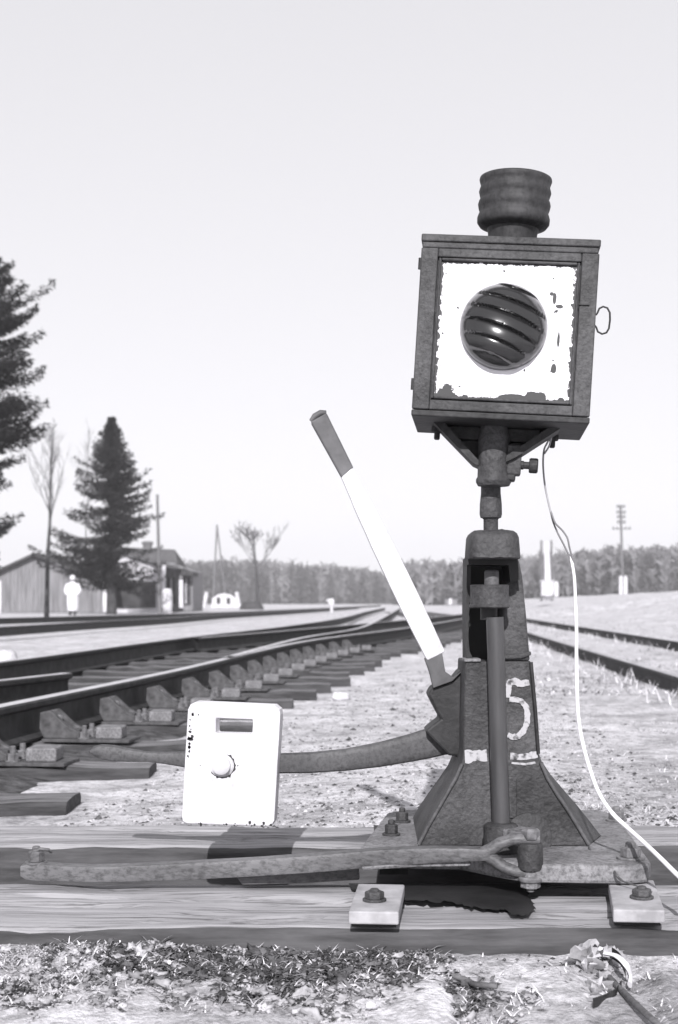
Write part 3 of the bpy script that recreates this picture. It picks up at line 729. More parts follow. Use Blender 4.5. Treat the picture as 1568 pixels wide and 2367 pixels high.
PATCH = [(-.088, .036, .013, .015), (-.102, .030, .010, .006), (.018, .036, .022, .005), (.026, .031, .007, .009), (.048, .036, .012, .010), (.060, .033, .012, .012), (.095, .033, .006, .006), (.075, .196, .003, .008), (.070, .203, .003, .003), (.083, .183, .006, .003), (.085, .130, .002, .012), (.080, .085, .004, .008)]
mb = MB(); mb.box(((a0+a1)/2, yf + .006, (c0+c1)/2), (a1 - a0 - .006, .004, c1 - c0 - .006)); mb.build('face_panel', face_mat(), lan)
# lens: stepped dome
lm = bpy.data.materials.new('dark_lens_glass'); lm.use_nodes = True; b = lm.node_tree.nodes['Principled BSDF']
b.inputs['Base Color'].default_value = g(.014); b.inputs['IOR'].default_value = 1.42; b.inputs['Roughness'].default_value = .24; b.inputs['Coat Weight'].default_value = .35; b.inputs['Coat Roughness'].default_value = .12; b.inputs['Specular IOR Level'].default_value = .8
LR = .0695; LC = Vector((-.003, yf + .004, .147))
mb = MB(); nr, na = 70, 120; rings = []
ca, sa = math.cos(R(-19)), math.sin(R(-19))
for i in range(nr + 1):
    th = (i/nr)*math.pi/2; ring = []
    for j in range(na):
        q = 2*math.pi*j/na
        x, z = math.sin(th)*math.cos(q), math.sin(th)*math.sin(q); y = math.cos(th)
        s = -x*sa + z*ca + .10*(x*ca + z*sa)**2        # tilted, slightly bowed bands
        ph = (s*3.1 + 10.35) % 1.0
        step = (1 - ph)**.6 if ph > .10 else ph/.10*.94
        depth = .052*y + (.0100*(step - .5))*(y**.5)
        ring.append(LC + Vector((x*LR, -depth, z*LR)))
    rings.append(ring)
mb.loft(rings, cap=False); o = mb.build('lens', lm, lan, smooth=28)
mb = MB(); mb.lathe(LC + Vector((0, .001, 0)), [(LR + .0020, 0), (LR + .0020, .0020), (LR + .0005, .0030), (LR - .001, .0020)], 64, 'Y'); mb.build('lens_rim', M['white'], lan, smooth=40)
# chimney
r_ = 1/1393.5
prof = [(56,-30),(56,-8),(57,0),(58,16),(61,27),(79,33),(85,41),(85.5,52),(83,60),(80.5,66),(83.5,74),(85.5,84),(83.5,92),(80.5,98),(83,106),(85,114),(83,122),(81,127),(83,134),(85.5,142),(84.5,147),(81,149),(79,140),(77,60)]
mb = MB(); mb.lathe((.003, 0, H + .021), [(a*r_*.985, b*r_*.985) for a, b in prof], 56); mb.build('chimney', M['lantern_dark'], lan, smooth=50)
# wire loop on the right side
zc = .181; mb = MB(); lpts = []
for x, z in ((0,-.009),(.004,-.0095),(.007,-.013),(.010,-.020),(.017,-.0235),(.024,-.021),(.0275,-.014),(.0285,0),(.0275,.012),(.023,.0195),(.016,.0215),(.010,.018),(.008,.012),(.006,.008),(0,.0075)):
    lpts.append(Vector((hw + x, -.03, zc + z)))
mb.tube(lpts, .0016, 8); mb.build('wire_loop', M['lantern_dark'], lan, smooth=60)
# hinge knuckles left, latch right
mb = MB(); mb.box((hw - .020, yf - .001, .187), (.018, .004, .0015)); mb.build('latch', M['lantern_dark'], lan)
for zz in (.244, .05):
    mb = MB(); mb.lathe((-hw - .0005, yf + .006, zz), [(.0035, -.009), (.0035, .009)], 12); mb.build('hinge', M['lantern_dark'], lan, smooth=50)
# bottom: straps, bolts, socket and set screw
mb = MB(); mb.prism([Vector((-.108, -.035, -.001)), Vector((-.090, -.035, -.001)), Vector((-.030, -.035, -.060)), Vector((-.030, -.035, -.068)), Vector((-.040, -.035, -.064))], (0, .07, 0)); mb.build('strap', M['lantern_dark'], lan)
mb = MB(); mb.prism([Vector((.100, -.035, -.001)), Vector((.080, -.035, -.001)), Vector((.015, -.035, -.050)), Vector((.015, -.035, -.060)), Vector((.030, -.035, -.052))], (0, .07, 0)); mb.build('strap', M['lantern_dark'], lan)
mb = MB(); mb.prism([Vector((-.098, .012, -.002)), Vector((.088, .012, -.002)), Vector((.014, .012, -.056)), Vector((-.030, .012, -.060))], (0, .02, 0)); mb.build('web', M['lantern_dark'], lan)
mb = MB(); mb.box((-.006, .02, -.012), (.15, .05, .022)); mb.build('cross_plate', M['lantern_dark'], lan, bevel=.002)
for x, y_ in ((-.103, .02), (.092, .055)):
    mb = MB(); hexbolt(mb, (x, y_, -.001), .010, .010, stub=.010, M=Matrix.Scale(-1, 3, (0,0,1))); mb.build('bolt', M['lantern_dark'], lan)
xs = -.0085
mb = MB(); mb.lathe((xs, -.012, 0), [(.022, .000), (.0262, -.022), (.0265, -.075), (.0268, -.084), (.0292, -.088), (.0292, -.093), (.026, -.099), (.012, -.100)], 32, M=Matrix.Rotation(-.055, 3, 'Y')); mb.build('socket', M['cast'], lan, smooth=45)
mb = MB(); mb.box((.028, -.012, -.055), (.024, .030, .050)); mb.build('lug', M['cast'], lan, bevel=.003)
mb = MB(); mb.box((.022, -.012, -.084), (.020, .028, .012)); mb.build('lug_foot', M['lantern_dark'], lan, bevel=.003)
mb = MB(); mb.lathe((.040, -.012, -.062), [(.0075, 0), (.0075, .004), (.0062, .005), (.0062, .013), (.0118, .0135), (.0128, .016), (.0128, .026), (.0110, .028)], 10, 'X'); mb.build('set_screw', M['lantern_dark'], lan, smooth=35)

# ------------------------------------------------------------------ cable and thin wire
def spline(pts, n=8):
    q = [pts[0]*2 - pts[1]] + pts + [pts[-1]*2 - pts[-2]]; out = []
    for i in range(1, len(q) - 2):
        for k in range(n):
            t = k/n; out.append(0.5*((2*q[i]) + (q[i+1]-q[i-1])*t + (2*q[i-1]-5*q[i]+4*q[i+1]-q[i+2])*t*t + (3*q[i]-q[i-1]-3*q[i+1]+q[i+2])*t**3))
    out.append(pts[-1]); return out
cab = thing('cable', 'thin pale twin cable hanging from the lantern down to the ground at right', 'cable', at(1270, 1005, 2.41))
cp = [(1320,1285,2.41,.0026),(1328,1335,2.41,.0028),(1331,1400,2.41,.0030),(1333,1450,2.40,.0030),(1333,1520,2.39,.0032),(1334,1580,2.38,.0032),(1337,1650,2.37,.0032),(1346,1710,2.36,.0032),(1362,1770,2.35,.0032),(1384,1830,2.33,.0032),(1415,1878,2.31,.0036),(1450,1912,2.28,.0036),(1490,1948,2.22,.0036),(1530,1986,2.16,.0037),(1575,2030,2.10,.0037),(1640,2085,2.03,.0037)]
P_ = spline([at(a, b, c) for a, b, c, d in cp], 6); rad = [cp[min(int(i/6), len(cp)-1)][3] for i in range(len(P_))]
MB().tube(P_, rad, 10).build('cord', M['cable'], cab, smooth=60)
MB().tube(spline([at(*p) for p in ((1274,1003,2.40),(1266,1022,2.40),(1258,1040,2.41),(1256,1075,2.41),(1260,1120,2.41),(1268,1160,2.41),(1274,1185,2.41))], 6), .0016, 8).build('cord', M['pad'], cab, smooth=60)
MB().tube(spline([at(*p) for p in ((1276,1006,2.39),(1270,1030,2.40),(1259,1048,2.41))], 6), .0016, 8).build('cord', M['pad'], cab, smooth=60)
for pts in (((1273,1180,2.41),(1279,1205,2.41),(1290,1232,2.41),(1302,1255,2.41),(1312,1275,2.41),(1322,1296,2.41)), ((1274,1182,2.41),(1284,1208,2.40),(1300,1225,2.40),(1312,1243,2.40),(1317,1265,2.40),(1326,1300,2.41))):
    MB().tube(spline([at(*p) for p in pts], 6), .0015, 8).build('strand', M['strand'], cab, smooth=60)
keep(cab)
tw = MB().tube(spline([at(*p) for p in ((1362,1958,2.405),(1376,1984,2.36),(1412,1998,2.30),(1424,2020,2.24),(1440,2036,2.235),(1480,2050,2.20),(1508,2062,2.19))], 6), [.0022]*24 + [.0012]*13, 6).build('thin_wire', M['thin_wire'], smooth=60)
tag(tw, 'thin dark wire bent over the right front edge of the base plate', 'wire')

# ------------------------------------------------------------------ background: trees
def spruce(name, label, base, height, prof, seed, trunk_r, gap=0.12, low=.08, gaps=(), nb=9, dens=1.0, szk=1.0):
    """prof(f): crown radius at height fraction f"""
    rnd = random.Random(seed)
    t = thing(name, label, 'tree', base); bx, by, bz = base
    MB().tube([(bx, by, bz - .2), (bx, by, bz + height*.5), (bx, by, bz + height*.98)], [trunk_r, trunk_r*.6, .02], 10).build('trunk', M['bark'], t, smooth=60)
    m = MB(); zz = low*height; up = Vector((0, 0, 1))
    while zz < height*.99:
        f = zz/height
        for k in range(nb):
            a = rnd.uniform(0, 2*math.pi); skip = False
            for (g0, g1, ga, gw) in gaps:
                if g0 < f < g1 and abs((a - ga + math.pi) % (2*math.pi) - math.pi) < gw and rnd.random() < .92: skip = True
            if skip: continue
            L = prof(f, a)*(1 + .85*fbm(math.cos(a)*1.3 + seed, math.sin(a)*1.3 + f*9, 1, seed, 2))*rnd.choice((rnd.uniform(.55, .9), rnd.uniform(.8, 1.12))) + .05
            d = Vector((math.cos(a), math.sin(a), 0)); side = Vector((-d.y, d.x, 0)); rise = rnd.uniform(-.38, -.08) + .55*max(0, f - .55)
            n = max(4, int(L/.075))
            for i in range(n):
                s = (i + .5)/n; z_ = rise*s*L + .34*L*(s**2.6)
                c = Vector((bx, by, bz + zz)) + d*(L*s) + up*z_
                wid = .07 + .24*L*s*(1.15 - s)
                for q in range(max(3, int(7*dens))):
                    o_ = rnd.uniform(-1, 1); p = c + side*o_*wid + up*(rnd.uniform(-.20, .05)*(.5 + .5*(1 - abs(o_))) )
                    sz = rnd.uniform(.05, .12)*(height/9)*szk
                    dr = (d*rnd.uniform(.5, 1.2) + side*o_*.9 + up*rnd.uniform(-.9, .5)).normalized()
                    sv = dr.cross(Vector((rnd.uniform(-1,1), rnd.uniform(-1,1), rnd.uniform(-1,1)))).normalized()*sz*.30
                    m.quad([p - sv, p + dr*sz*.9 - sv*.6, p + dr*sz*1.5, p + sv + dr*sz*.3])
        zz += gap*(.45 + .75*(1 - f))
    m.fast('crown', M['spruce'], t); keep(t)
    return t
def lut(t, f):
    for (a, u), (b, v) in zip(t, t[1:]):
        if a <= f <= b: return u + (v - u)*(f - a)/(b - a)
    return t[-1][1] if f > t[-1][0] else t[0][1]
T1 = [(.1,.8),(.21,1.2),(.32,1.45),(.405,1.6),(.45,1.95),(.51,2.25),(.59,2.1),(.735,1.65),(.80,1.3),(.87,.8),(.95,.35),(1,.05)]
T2 = [(.1,1.5),(.2,1.85),(.37,1.95),(.5,1.8),(.63,1.5),(.75,1.2),(.85,.75),(.92,.34),(.96,.10),(1,.0)]
def pr1(f, a): return .84*lut(T1, f)
def pr2(f, a): return lut(T2, f)*(1 + .55*max(0, -math.cos(a))*sst(.52, .36, f))
spruce('spruce_tree', 'tall dark spruce cut off by the left edge of the picture', (px(-66, 38), 38, 0), 11.2, pr1, 5, .20, gap=.21, low=.13, gaps=((.25,.335,0,1.5),(.19,.215,0,1.4),(.40,.43,0,.9),(.55,.57,0,.9),(.66,.68,0,.9),(.76,.775,0,.9)), nb=13, dens=2.0, szk=.68)
spruce('spruce_tree', 'smaller dark spruce with gaps in its crown, beside the person in white', (px(258, 66), 66, 0), 9.25, pr2, 21, .25, gap=.21, low=.15, gaps=((.47,.50,math.pi,1.2),(.54,.58,math.pi,1.1),(.40,.425,math.pi,1.1),(.27,.36,0,1.2),(.66,.69,math.pi,.9),(.48,.50,0,.9)), nb=11, dens=1.0)

def bare_tree(label, base, height, seed, trunk_r, spread=.5, first=.35, mt='bare', levels=4, trunk_mat=None, lean=0, kids=(5, 7), upr=.55, lenk=1.0, rmin=.006):
    rnd = random.Random(seed); t = thing('bare_tree', label, 'tree', base); m = MB(); b0 = Vector(base)
    tm = MB(); top = b0 + Vector((lean, 0, height*.97))
    path = [b0 + Vector((0, 0, -.1))] + [b0.lerp(top, k/6) + Vector((rnd.uniform(-.06,.06), 0, 0)) for k in range(1, 7)]
    tm.tube(path, [trunk_r*(1 - .88*k/6) for k in range(7)], 8); tm.build('trunk', M[trunk_mat or mt], t, smooth=60)
    def grow(p, d, L, r, lev):
        n = 4; pts = [p]; dd = d.copy()
        for k in range(n):
            dd = (dd + Vector((rnd.uniform(-.18,.18), rnd.uniform(-.18,.18), rnd.uniform(-.02,.16)))).normalized(); pts.append(pts[-1] + dd*L/n)
        m.tube(pts, [r*(1 - .7*k/n) for k in range(n + 1)], 5 if lev < 2 else 3)
        if lev < levels:
            for k in range(rnd.randint(3, 5)):
                s = rnd.uniform(.3, 1); i = min(n - 1, int(s*n)); q = pts[i].lerp(pts[i+1], s*n - i)
                nd = (dd + Vector((rnd.uniform(-1,1), rnd.uniform(-1,1), rnd.uniform(-.2,.7)))*.75).normalized(); grow(q, nd, L*rnd.uniform(.42,.62), max(r*.45, rmin), lev + 1)
    for k in range(rnd.randint(*kids)*2):
        s = first + (1 - first)*rnd.random()*.95; i = min(5, int(s*6)); p = path[i].lerp(path[i+1], s*6 - i); a = rnd.uniform(0, 2*math.pi)
        d = Vector((math.cos(a)*spread, math.sin(a)*spread, upr)).normalized()
        grow(p, d, height*(1.12 - s)*.42*lenk, trunk_r*.42*(1.15 - s), 1)
    m.fast('crown', M[mt], t); keep(t); return t
bare_tree('slim bare young tree with dark trunk, standing left of the person', (px(108, 50), 50, 0), 6.9, 4, .095, spread=.30, first=.38, mt='bare', levels=3, trunk_mat='bark', lean=.25, kids=(7, 8), upr=.9)
bare_tree('bare spreading tree in the distance between the shed and the white lever', (px(597, 110), 110, 0), 6.1, 12, .19, spread=.8, first=.52, levels=4, trunk_mat='bark', lean=-.3, kids=(6, 6), upr=.75, lenk=1.65, rmin=.016)
bare_tree('faint bare tree behind the gap between the two spruces', (px(195, 85), 85, 0), 11.2, 9, .06, spread=.25, first=.4, levels=3, lean=.3, kids=(5, 6), upr=1.0)

# forest on the horizon
def forest(name, label, xr, yr, top, n, seed, pbare):
    rnd = random.Random(seed); m = MB(); n = int(n*1.7)
    for _ in range(n):
        Y = rnd.uniform(*yr); xd = rnd.uniform(*xr); x = px(xd, Y); z0 = gh(x, Y) - .3
        zt_ = pz(top(xd) + rnd.gauss(0, 3), Y) * (Y/yr[0])**0 ; h = max(2.0, (zt_ - z0)*rnd.choice((rnd.uniform(.55, .85), rnd.uniform(.88, 1.08), rnd.uniform(.95, 1.06))))
        if rnd.random() < pbare:
            r0 = rnd.uniform(.10, .24); lx = rnd.uniform(-.3, .3)
            m.v_ = len(m.v)
            m.box((x, Y, z0 + h*.36), (r0, r0, h*.72), mi=1)
            for k in range(30):
                a = rnd.uniform(0, 6.28); zz = z0 + h*rnd.uniform(.12, .98); L = rnd.uniform(.5, 1.9)
                p = Vector((x, Y, zz)); d = Vector((math.cos(a), math.sin(a)*.6, rnd.uniform(.2, 1.3))).normalized(); s = Vector((-d.z, 0, d.x))*rnd.uniform(.05, .22)
                m.quad([p - s, p + d*L*.6 - s*1.4, p + d*L, p + s], mi=1)
        else:
            r0 = h*rnd.uniform(.13, .22); k = 9; nl = 7
            m.box((x, Y, z0 + h*.2), (.25, .25, h*.4), mi=0)
            for q in range(nl*9):
                f = rnd.random()**.9; zz = z0 + h*(.03 + .97*f); rr = r0*(1 - f)**.75 + .12
                a = rnd.uniform(0, 6.28); p = Vector((x + math.cos(a)*rr*.5, Y + math.sin(a)*rr*.5, zz))
                d = Vector((math.cos(a), math.sin(a), rnd.uniform(-.5, .35))).normalized(); s = Vector((-d.y, d.x, rnd.uniform(-.6, .6)))*rnd.uniform(.25, .55)
                m.quad([p - s, p + d*rr*.9 - s*.4 + Vector((0,0,.1)), p + d*rr*.8 + s*.6 - Vector((0,0,.5)), p + s - Vector((0,0,.7))], mi=0)
    o = m.fast(name, [M['forest_dark'], M['forest_bare']], kind='stuff'); return tag(o, label, 'forest')
def topl(x):
    return 1299 + max(0, x - 600)*.075 + (8 if 850 < x < 905 else 0) + 9*fbm(x, 0, .012, 3) + 5*fbm(x, 0, .06, 5)
def topr(x):
    return 1309 - (x - 930)*.055 + 8*fbm(x, 0, .012, 8) if x < 1260 else 1287 - (x - 1260)*.060 + 9*fbm(x, 0, .014, 8) + 5*fbm(x, 0, .06, 2)
forest('forest', 'dark mixed wood along the left horizon behind the bare tree', (380, 935), (330, 420), topl, 620, 1, .35)
forest('forest', 'paler wood of thin trunks along the right horizon behind the poles', (925, 1680), (230, 300), topr, 800, 2, .62)

# thin spring haze over the whole place
hz = MB(); hz.box((0, 198, 8.5), (760, 600, 23)); hz_o = hz.build('haze', M['ground'])
hm = bpy.data.materials.new('thin_haze'); hm.use_nodes = True; hn = hm.node_tree.nodes; hn.clear()
ho = hn.new('ShaderNodeOutputMaterial'); pv = hn.new('ShaderNodeVolumePrincipled'); pv.inputs['Density'].default_value = .0010; pv.inputs['Color'].default_value = (.93, .92, .94, 1)
hm.node_tree.links.new(pv.outputs[0], ho.inputs['Volume']); hz_o.data.materials.clear(); hz_o.data.materials.append(hm); hz_o['kind'] = 'stuff'
tag(hz_o, 'thin pale haze in the air over the whole station yard', 'haze')
# ------------------------------------------------------------------ background: buildings
YB = 75.0
def wallquad(pts, d, name, mt, parent, Y=YB): return MB().prism([at(a, b, Y) for a, b in pts], (0, d, 0)).build(name, M[mt], parent)
GB = 1416
h1 = thing('gabled_shed', 'low boarded gabled shed at the left edge behind the person in white', 'shed', at(60, GB, YB))
wallquad([(-60,GB),(250,GB),(250,1345),(176,1318),(76,1287),(-60,1350)], .1, 'front_wall', 'board', h1)
m = MB(); m.box(at(95, 1385, YB + 4) , (6.4, 7.6, 1.6)); m.build('rear_wall', M['board'], h1)
for k in range(34):                                    # upright boards with open joints
    x0 = -58 + k*9.1; x1 = x0 + 8.2; xm = (x0 + x1)/2
    yt = (1287 + (76 - xm)*.463 if xm < 76 else 1287 + (xm - 76)*.333) + 3
    if xm < 250: MB().prism([at(x0, GB - 1, YB - .03), at(x1, GB - 1, YB - .03), at(x1, yt, YB - .03), at(x0, yt, YB - .03)], (0, .026, 0)).build('board', M['board'], h1)
def slab(p0, p1, depth, th, name, mt, parent, Y):
    a, b = at(*p0, Y), at(*p1, Y); MB().prism([a, b, b + Vector((0, 0, th)), a + Vector((0, 0, th))], (0, depth, 0)).build(name, M[mt], parent)
slab((-70,1352),(78,1284), 8.2, .16, 'roof_slope', 'roof_edge', h1, YB - .4)
slab((74,1284),(262,1346), 8.2, .16, 'roof_slope', 'roof_edge', h1, YB - .4)
MB().box(at(0, 1380, YB - .1), (.16, .12, 1.75)).build('corner_board', M['board_light'], h1)
MB().box(at(243, 1376, YB - .1), (.20, .12, 1.75)).build('corner_board', M['board_light'], h1)
keep(h1)

h2 = thing('cottage', 'white gabled cottage with dark lower wall, half hidden by the smaller spruce', 'cottage', at(300, GB, YB + 2))
Y2 = YB + 2
wallquad([(150,GB),(368,GB),(368,1310),(262,1272),(150,1320)], .1, 'front_wall', 'board_light', h2, Y2)
wallquad([(254,1404),(360,1404),(360,1344),(254,1344)], .06, 'dark_cladding', 'board_dark', h2, Y2 - .12)
slab((144,1322),(264,1268), 7, .12, 'roof_slope', 'roof_edge', h2, Y2 - .4)
slab((260,1268),(382,1312), 7, .12, 'roof_slope', 'roof', h2, Y2 - .4)
for x in (378, 419): MB().box(at(x, 1372, Y2 - .9), (.17 if x < 400 else .2, .17, 1.5)).build('porch_post', M['board_light'], h2)
MB().box(at(378, 1336, Y2 - .8), (.24, .1, 1.5)).build('corner_board', M['board_light'], h2)
keep(h2)
h3 = thing('house', 'grey roofed house with brick chimney and dark gable beyond the cottage', 'house', at(380, GB, YB + 8))
Y3 = YB + 8
wallquad([(290,GB-4),(446,GB-4),(446,1320),(400,1300),(290,1300)], 6, 'wall', 'board', h3, Y3)
# roof slope towards the camera and dark gable end
A, B_, C_, D_ = at(262,1312,Y3 - .5), at(412,1314,Y3 - .5), at(404,1274,Y3 + 3), at(268,1268,Y3 + 3)
MB().prism([A, B_, C_, D_], (0, .15, .12)).build('roof_slope', M['roof'], h3)
E_, F_ = at(412,1316,Y3 - .5), at(405,1273,Y3 + 3)
MB().prism([at(411,1314,Y3 - .6), at(404,1272,Y3 + 2.9), at(424,1300,Y3 + 2.9), at(432,1322,Y3 - .6)], (0, .6, 0)).build('gable', M['roof_edge'], h3)
MB().prism([at(420,1312,Y3 - 1), at(446,1322,Y3 - 1), at(446,1330,Y3 - 1), at(418,1328,Y3 - 1)], (0, 3, 0)).build('porch_roof', M['roof_edge'], h3)
MB().box(at(341, 1268, Y3 + 3), (.50, .5, .9)).build('chimney', M['brick'], h3); MB().box(at(341, 1255, Y3 + 3), (.62, .62, .14)).build('chimney_cap', M['brick'], h3)
for x in (396, 430): 
    MB().box(at(x, 1365, Y3 - .1), (.5, .1, 1.5)).build('window', M['board_dark'], h3); MB().box(at(x, 1365, Y3 - .2), (.06, .06, 1.5)).build('window_bar', M['board_light'], h3)
keep(h3)
# barrel-like white kiosk by the porch
kb = MB(); c = at(379, 1404, 71); kb.lathe((c.x + .16, c.y, 0), [(.24,0),(.27,.4),(.27,.9),(.24,1.22),(.10,1.26)], 20); tag(kb.build('white_barrel', M['board_light'], smooth=50), 'upright white barrel by the cottage porch post', 'barrel')

sh = thing('white_shelter', 'small white arched structure with two dark openings and side posts', 'shelter', at(515, 1406, 120))
wallquad([(488,1404),(548,1404),(545,1382),(532,1374),(518,1371),(503,1374),(491,1383)], .8, 'wall', 'board_light', sh, 120)
for x in (505, 528): wallquad([(x-4,1394),(x+4,1394),(x+4,1381),(x-4,1381)], .2, 'opening', 'board_dark', sh, 119.85)
for a, b_ in ((472, 478), (553, 547)): MB().tube([at(a, 1404, 119), at(b_, 1368, 119)], .16, 6).build('side_post', M['board_light'], sh)
keep(sh)
mh = MB(); p = at(582, 1408, 105)
rg = []
for z_, s_ in ((-.1, 1.0), (.25, .9), (.5, .7), (.62, .35)): rg.append([Vector((p.x + math.cos(q)*.95*s_, p.y + math.sin(q)*.95*s_, z_)) for q in [6.283*j/14 for j in range(14)]])
mh.loft(rg); tag(mh.build('earth_mound', M['board_dark'], smooth=60), 'low dark heap at the foot of the bare spreading tree', 'heap')

# poles and masts
def pole(xb, yb, xt, yt, Y, r0, label, mt='pole', arms=(), name='pole', cat='pole', brace=None, grp=None):
    t = thing(name, label, cat, at(xb, yb, Y), grp)
    MB().tube([at(xb, yb, Y) - Vector((0,0,.3)), at(xt, yt, Y)], [r0, r0*.7], 10).build('shaft', M[mt], t, smooth=60)
    for ya, hl in arms:
        x = xb + (xt - xb)*(yb - ya)/(yb - yt); c = at(x, ya, Y); MB().box((c.x, c.y - .12, c.z), (2*hl/FX*Y, .10, .10)).build('cross_arm', M[mt], t)
        for s_ in (-.85, -.45, .45, .85): MB().lathe((c.x + s_*hl/FX*Y, c.y - .12, c.z + .05), [(.03,0),(.06,.06),(.06,.14),(.03,.18)], 8).build('insulator', M[mt], t)
    if brace: MB().tube([at(*brace[0], Y), at(*brace[1], Y)], r0*.7, 8).build('stay', M[mt], t, smooth=60)
    keep(t)
pole(370, 1404, 364, 1142, 66, .085, 'tall slim grey pole rising in front of the cottage roof')
pole(492, 1402, 502, 1212, 160, .13, 'slanted two-legged mast behind the white shelter', brace=((524,1402),(502,1214)), name='mast', cat='mast')
pole(1441, 1372, 1435, 1167, 130, .14, 'telegraph pole with five cross arms above the right wood', arms=((1172,10),(1185,11),(1196,10),(1208,10),(1222,22)), name='telegraph_pole', cat='telegraph pole')
pole(1268, 1376, 1264, 1252, 95, .24, 'stout pale post with a white box at its foot, right of the stand', mt='pole_light', name='post', cat='post')
pole(1252, 1378, 1252, 1248, 96, .10, 'grey pole just left of the stout pale post', name='pole')
pole(1276, 1378, 1275, 1248, 96, .10, 'grey pole just right of the stout pale post', name='pole')
bx_ = MB(); c = at(1265, 1360, 93.5); bx_.box(c, (.78, .5, .95)); bx_.box(c + Vector((0, 0, .5)), (.9, .62, .08)); tag(bx_.build('white_box', M['board_light'], bevel=.03), 'white equipment box at the foot of the stout pale post', 'box')
bx_ = MB(); c = at(1286, 1362, 92); bx_.box(c, (.26, .2, .9)); bx_.box(c + Vector((0,0,.48)), (.2, .15, .1)); tag(bx_.build('marker_post', M['board_light'], bevel=.02), 'short white marker post beside the white equipment box', 'post')
for x, lb in ((1436, 'left of the two short white stakes at the telegraph pole'), (1447, 'right of the two short white stakes at the telegraph pole')):
    bx_ = MB(); c = at(x, 1348, 110); bx_.prism([c + Vector((-.13,0,-.95)), c + Vector((.13,0,-.95)), c + Vector((.13,0,.5)), c + Vector((0,0,.62)), c + Vector((-.13,0,.5))], (0, .15, 0)); tag(bx_.build('white_stake', M['board_light']), lb, 'stake', 'white stakes')
# dwarf signal between the tracks
ds = thing('dwarf_signal', 'small white dwarf signal post between the distant tracks', 'signal', on(767, 1416, .0))
c = on(767, 1416, 0.0); Yd = c.y
MB().tube([c, c + Vector((0, 0, .42))], .085, 10).build('stem', M['board_light'], ds, smooth=60)
MB().box((c.x - .02, c.y, .58), (.30, .22, .36)).build('head', M['board_light'], ds, bevel=.04)
MB().box((c.x - .16, c.y - .02, .66), (.24, .12, .10)).build('hood', M['board_light'], ds, bevel=.02)
keep(ds)
# distant hut to the right of the white lever
ht = thing('hut', 'tiny dark hut in the distance between white lever and stand', 'hut', at(1043, 1396, 150))
wallquad([(1030,1397),(1058,1397),(1058,1380),(1030,1380)], 2, 'wall', 'board', ht, 150)
wallquad([(1028,1381),(1060,1381),(1056,1374),(1032,1374)], 2.4, 'roof', 'board_dark', ht, 149.7)
wallquad([(1038,1397),(1045,1397),(1045,1383),(1038,1383)], .1, 'door', 'board_light', ht, 149.8)
keep(ht)

# ------------------------------------------------------------------ person in a white coat
YP = 62.0; pb = at(168, 1422, YP); pb.z = gh(pb.x, YP)
def skin_mesh(name, verts, edges_, radii, mt, parent=None, sub=2, root=0):
    me = bpy.data.meshes.new(name); me.from_pydata(verts, edges_, []); me.materials.append(M[mt])
    o = bpy.data.objects.new(name, me); col.objects.link(o)
    s = o.modifiers.new('skin', 'SKIN'); s.use_smooth_shade = True
    for i, r_ in enumerate(radii):
        r_ = r_ if isinstance(r_, tuple) else (r_, r_)
        me.skin_vertices[0].data[i].radius = r_; me.skin_vertices[0].data[i].use_root = (i == root)
    ss = o.modifiers.new('sub', 'SUBSURF'); ss.levels = sub; ss.render_levels = sub
    if parent: o.parent = parent
    return o
V = [(0,0,.93),(0,0,1.18),(0,0,1.36),(0,.0,1.46),(0,-.01,1.56),(0,-.01,1.66),   # pelvis..head
     (-.17,0,1.36),(-.24,.02,1.10),(-.16,-.10,.92),(-.12,-.13,.87),
     (.17,0,1.36),(.24,.02,1.10),(.16,-.10,.92),(.12,-.13,.87),
     (-.10,0,.88),(-.10,0,.48),(-.095,.01,.09),(-.10,-.13,.04),
     (.10,0,.88),(.10,0,.48),(.095,.01,.09),(.10,-.13,.04)]
Ed = [(0,1),(1,2),(2,3),(3,4),(4,5),(2,6),(6,7),(7,8),(8,9),(2,10),(10,11),(11,12),(12,13),(0,14),(14,15),(15,16),(16,17),(0,18),(18,19),(19,20),(20,21)]
rd = [.14,.15,.12,.055,.085,.075,.065,.05,.038,.035,.065,.05,.038,.035,.085,.06,.042,.04,.085,.06,.042,.04]
person = skin_mesh('person', V, Ed, rd, 'skin'); person.location = pb
tag(person, 'person in a long white coat and pale cap standing beyond the far rails', 'person')
m = MB(); rings = []
for z_, a, b_ in ((.20,.215,.16),(.42,.24,.18),(.75,.245,.185),(.98,.25,.185),(1.15,.255,.185),(1.30,.245,.17),(1.38,.20,.14),(1.44,.11,.10),(1.47,.075,.075)):
    rings.append([Vector((a*math.cos(q)*(1 + .05*math.sin(5*q + z_*3)), b_*math.sin(q)*(1 + .05*math.sin(4*q)), z_)) for q in [6.2832*j/28 for j in range(28)]])
m.loft(rings); m.build('coat', M['coat'], person, smooth=70)
for s_ in (-1, 1):
    MB().tube([(s_*.19,0,1.37),(s_*.27,.01,1.22),(s_*.30,.0,1.08),(s_*.24,-.09,.95),(s_*.17,-.12,.90)], [.085,.085,.08,.07,.06], 12).build('sleeve', M['coat'], person, smooth=70)
    MB().loft([[Vector((s_*.10 + .075*math.cos(q)*k, yo + .085*math.sin(q)*k2, z_)) for q in [6.2832*j/14 for j in range(14)]] for z_, k, k2, yo in ((0,.85,1.6,-.05),(.05,.9,1.65,-.05),(.09,.85,1.1,0),(.30,.9,1.0,.01))]).build('boot', M['boots'], person, smooth=60)
MB().lathe((0, -.01, 1.58), [(.11,-.02),(.125,.05),(.118,.11),(.08,.16),(.02,.175)], 18).build('cap', M['coat'], person, smooth=60)

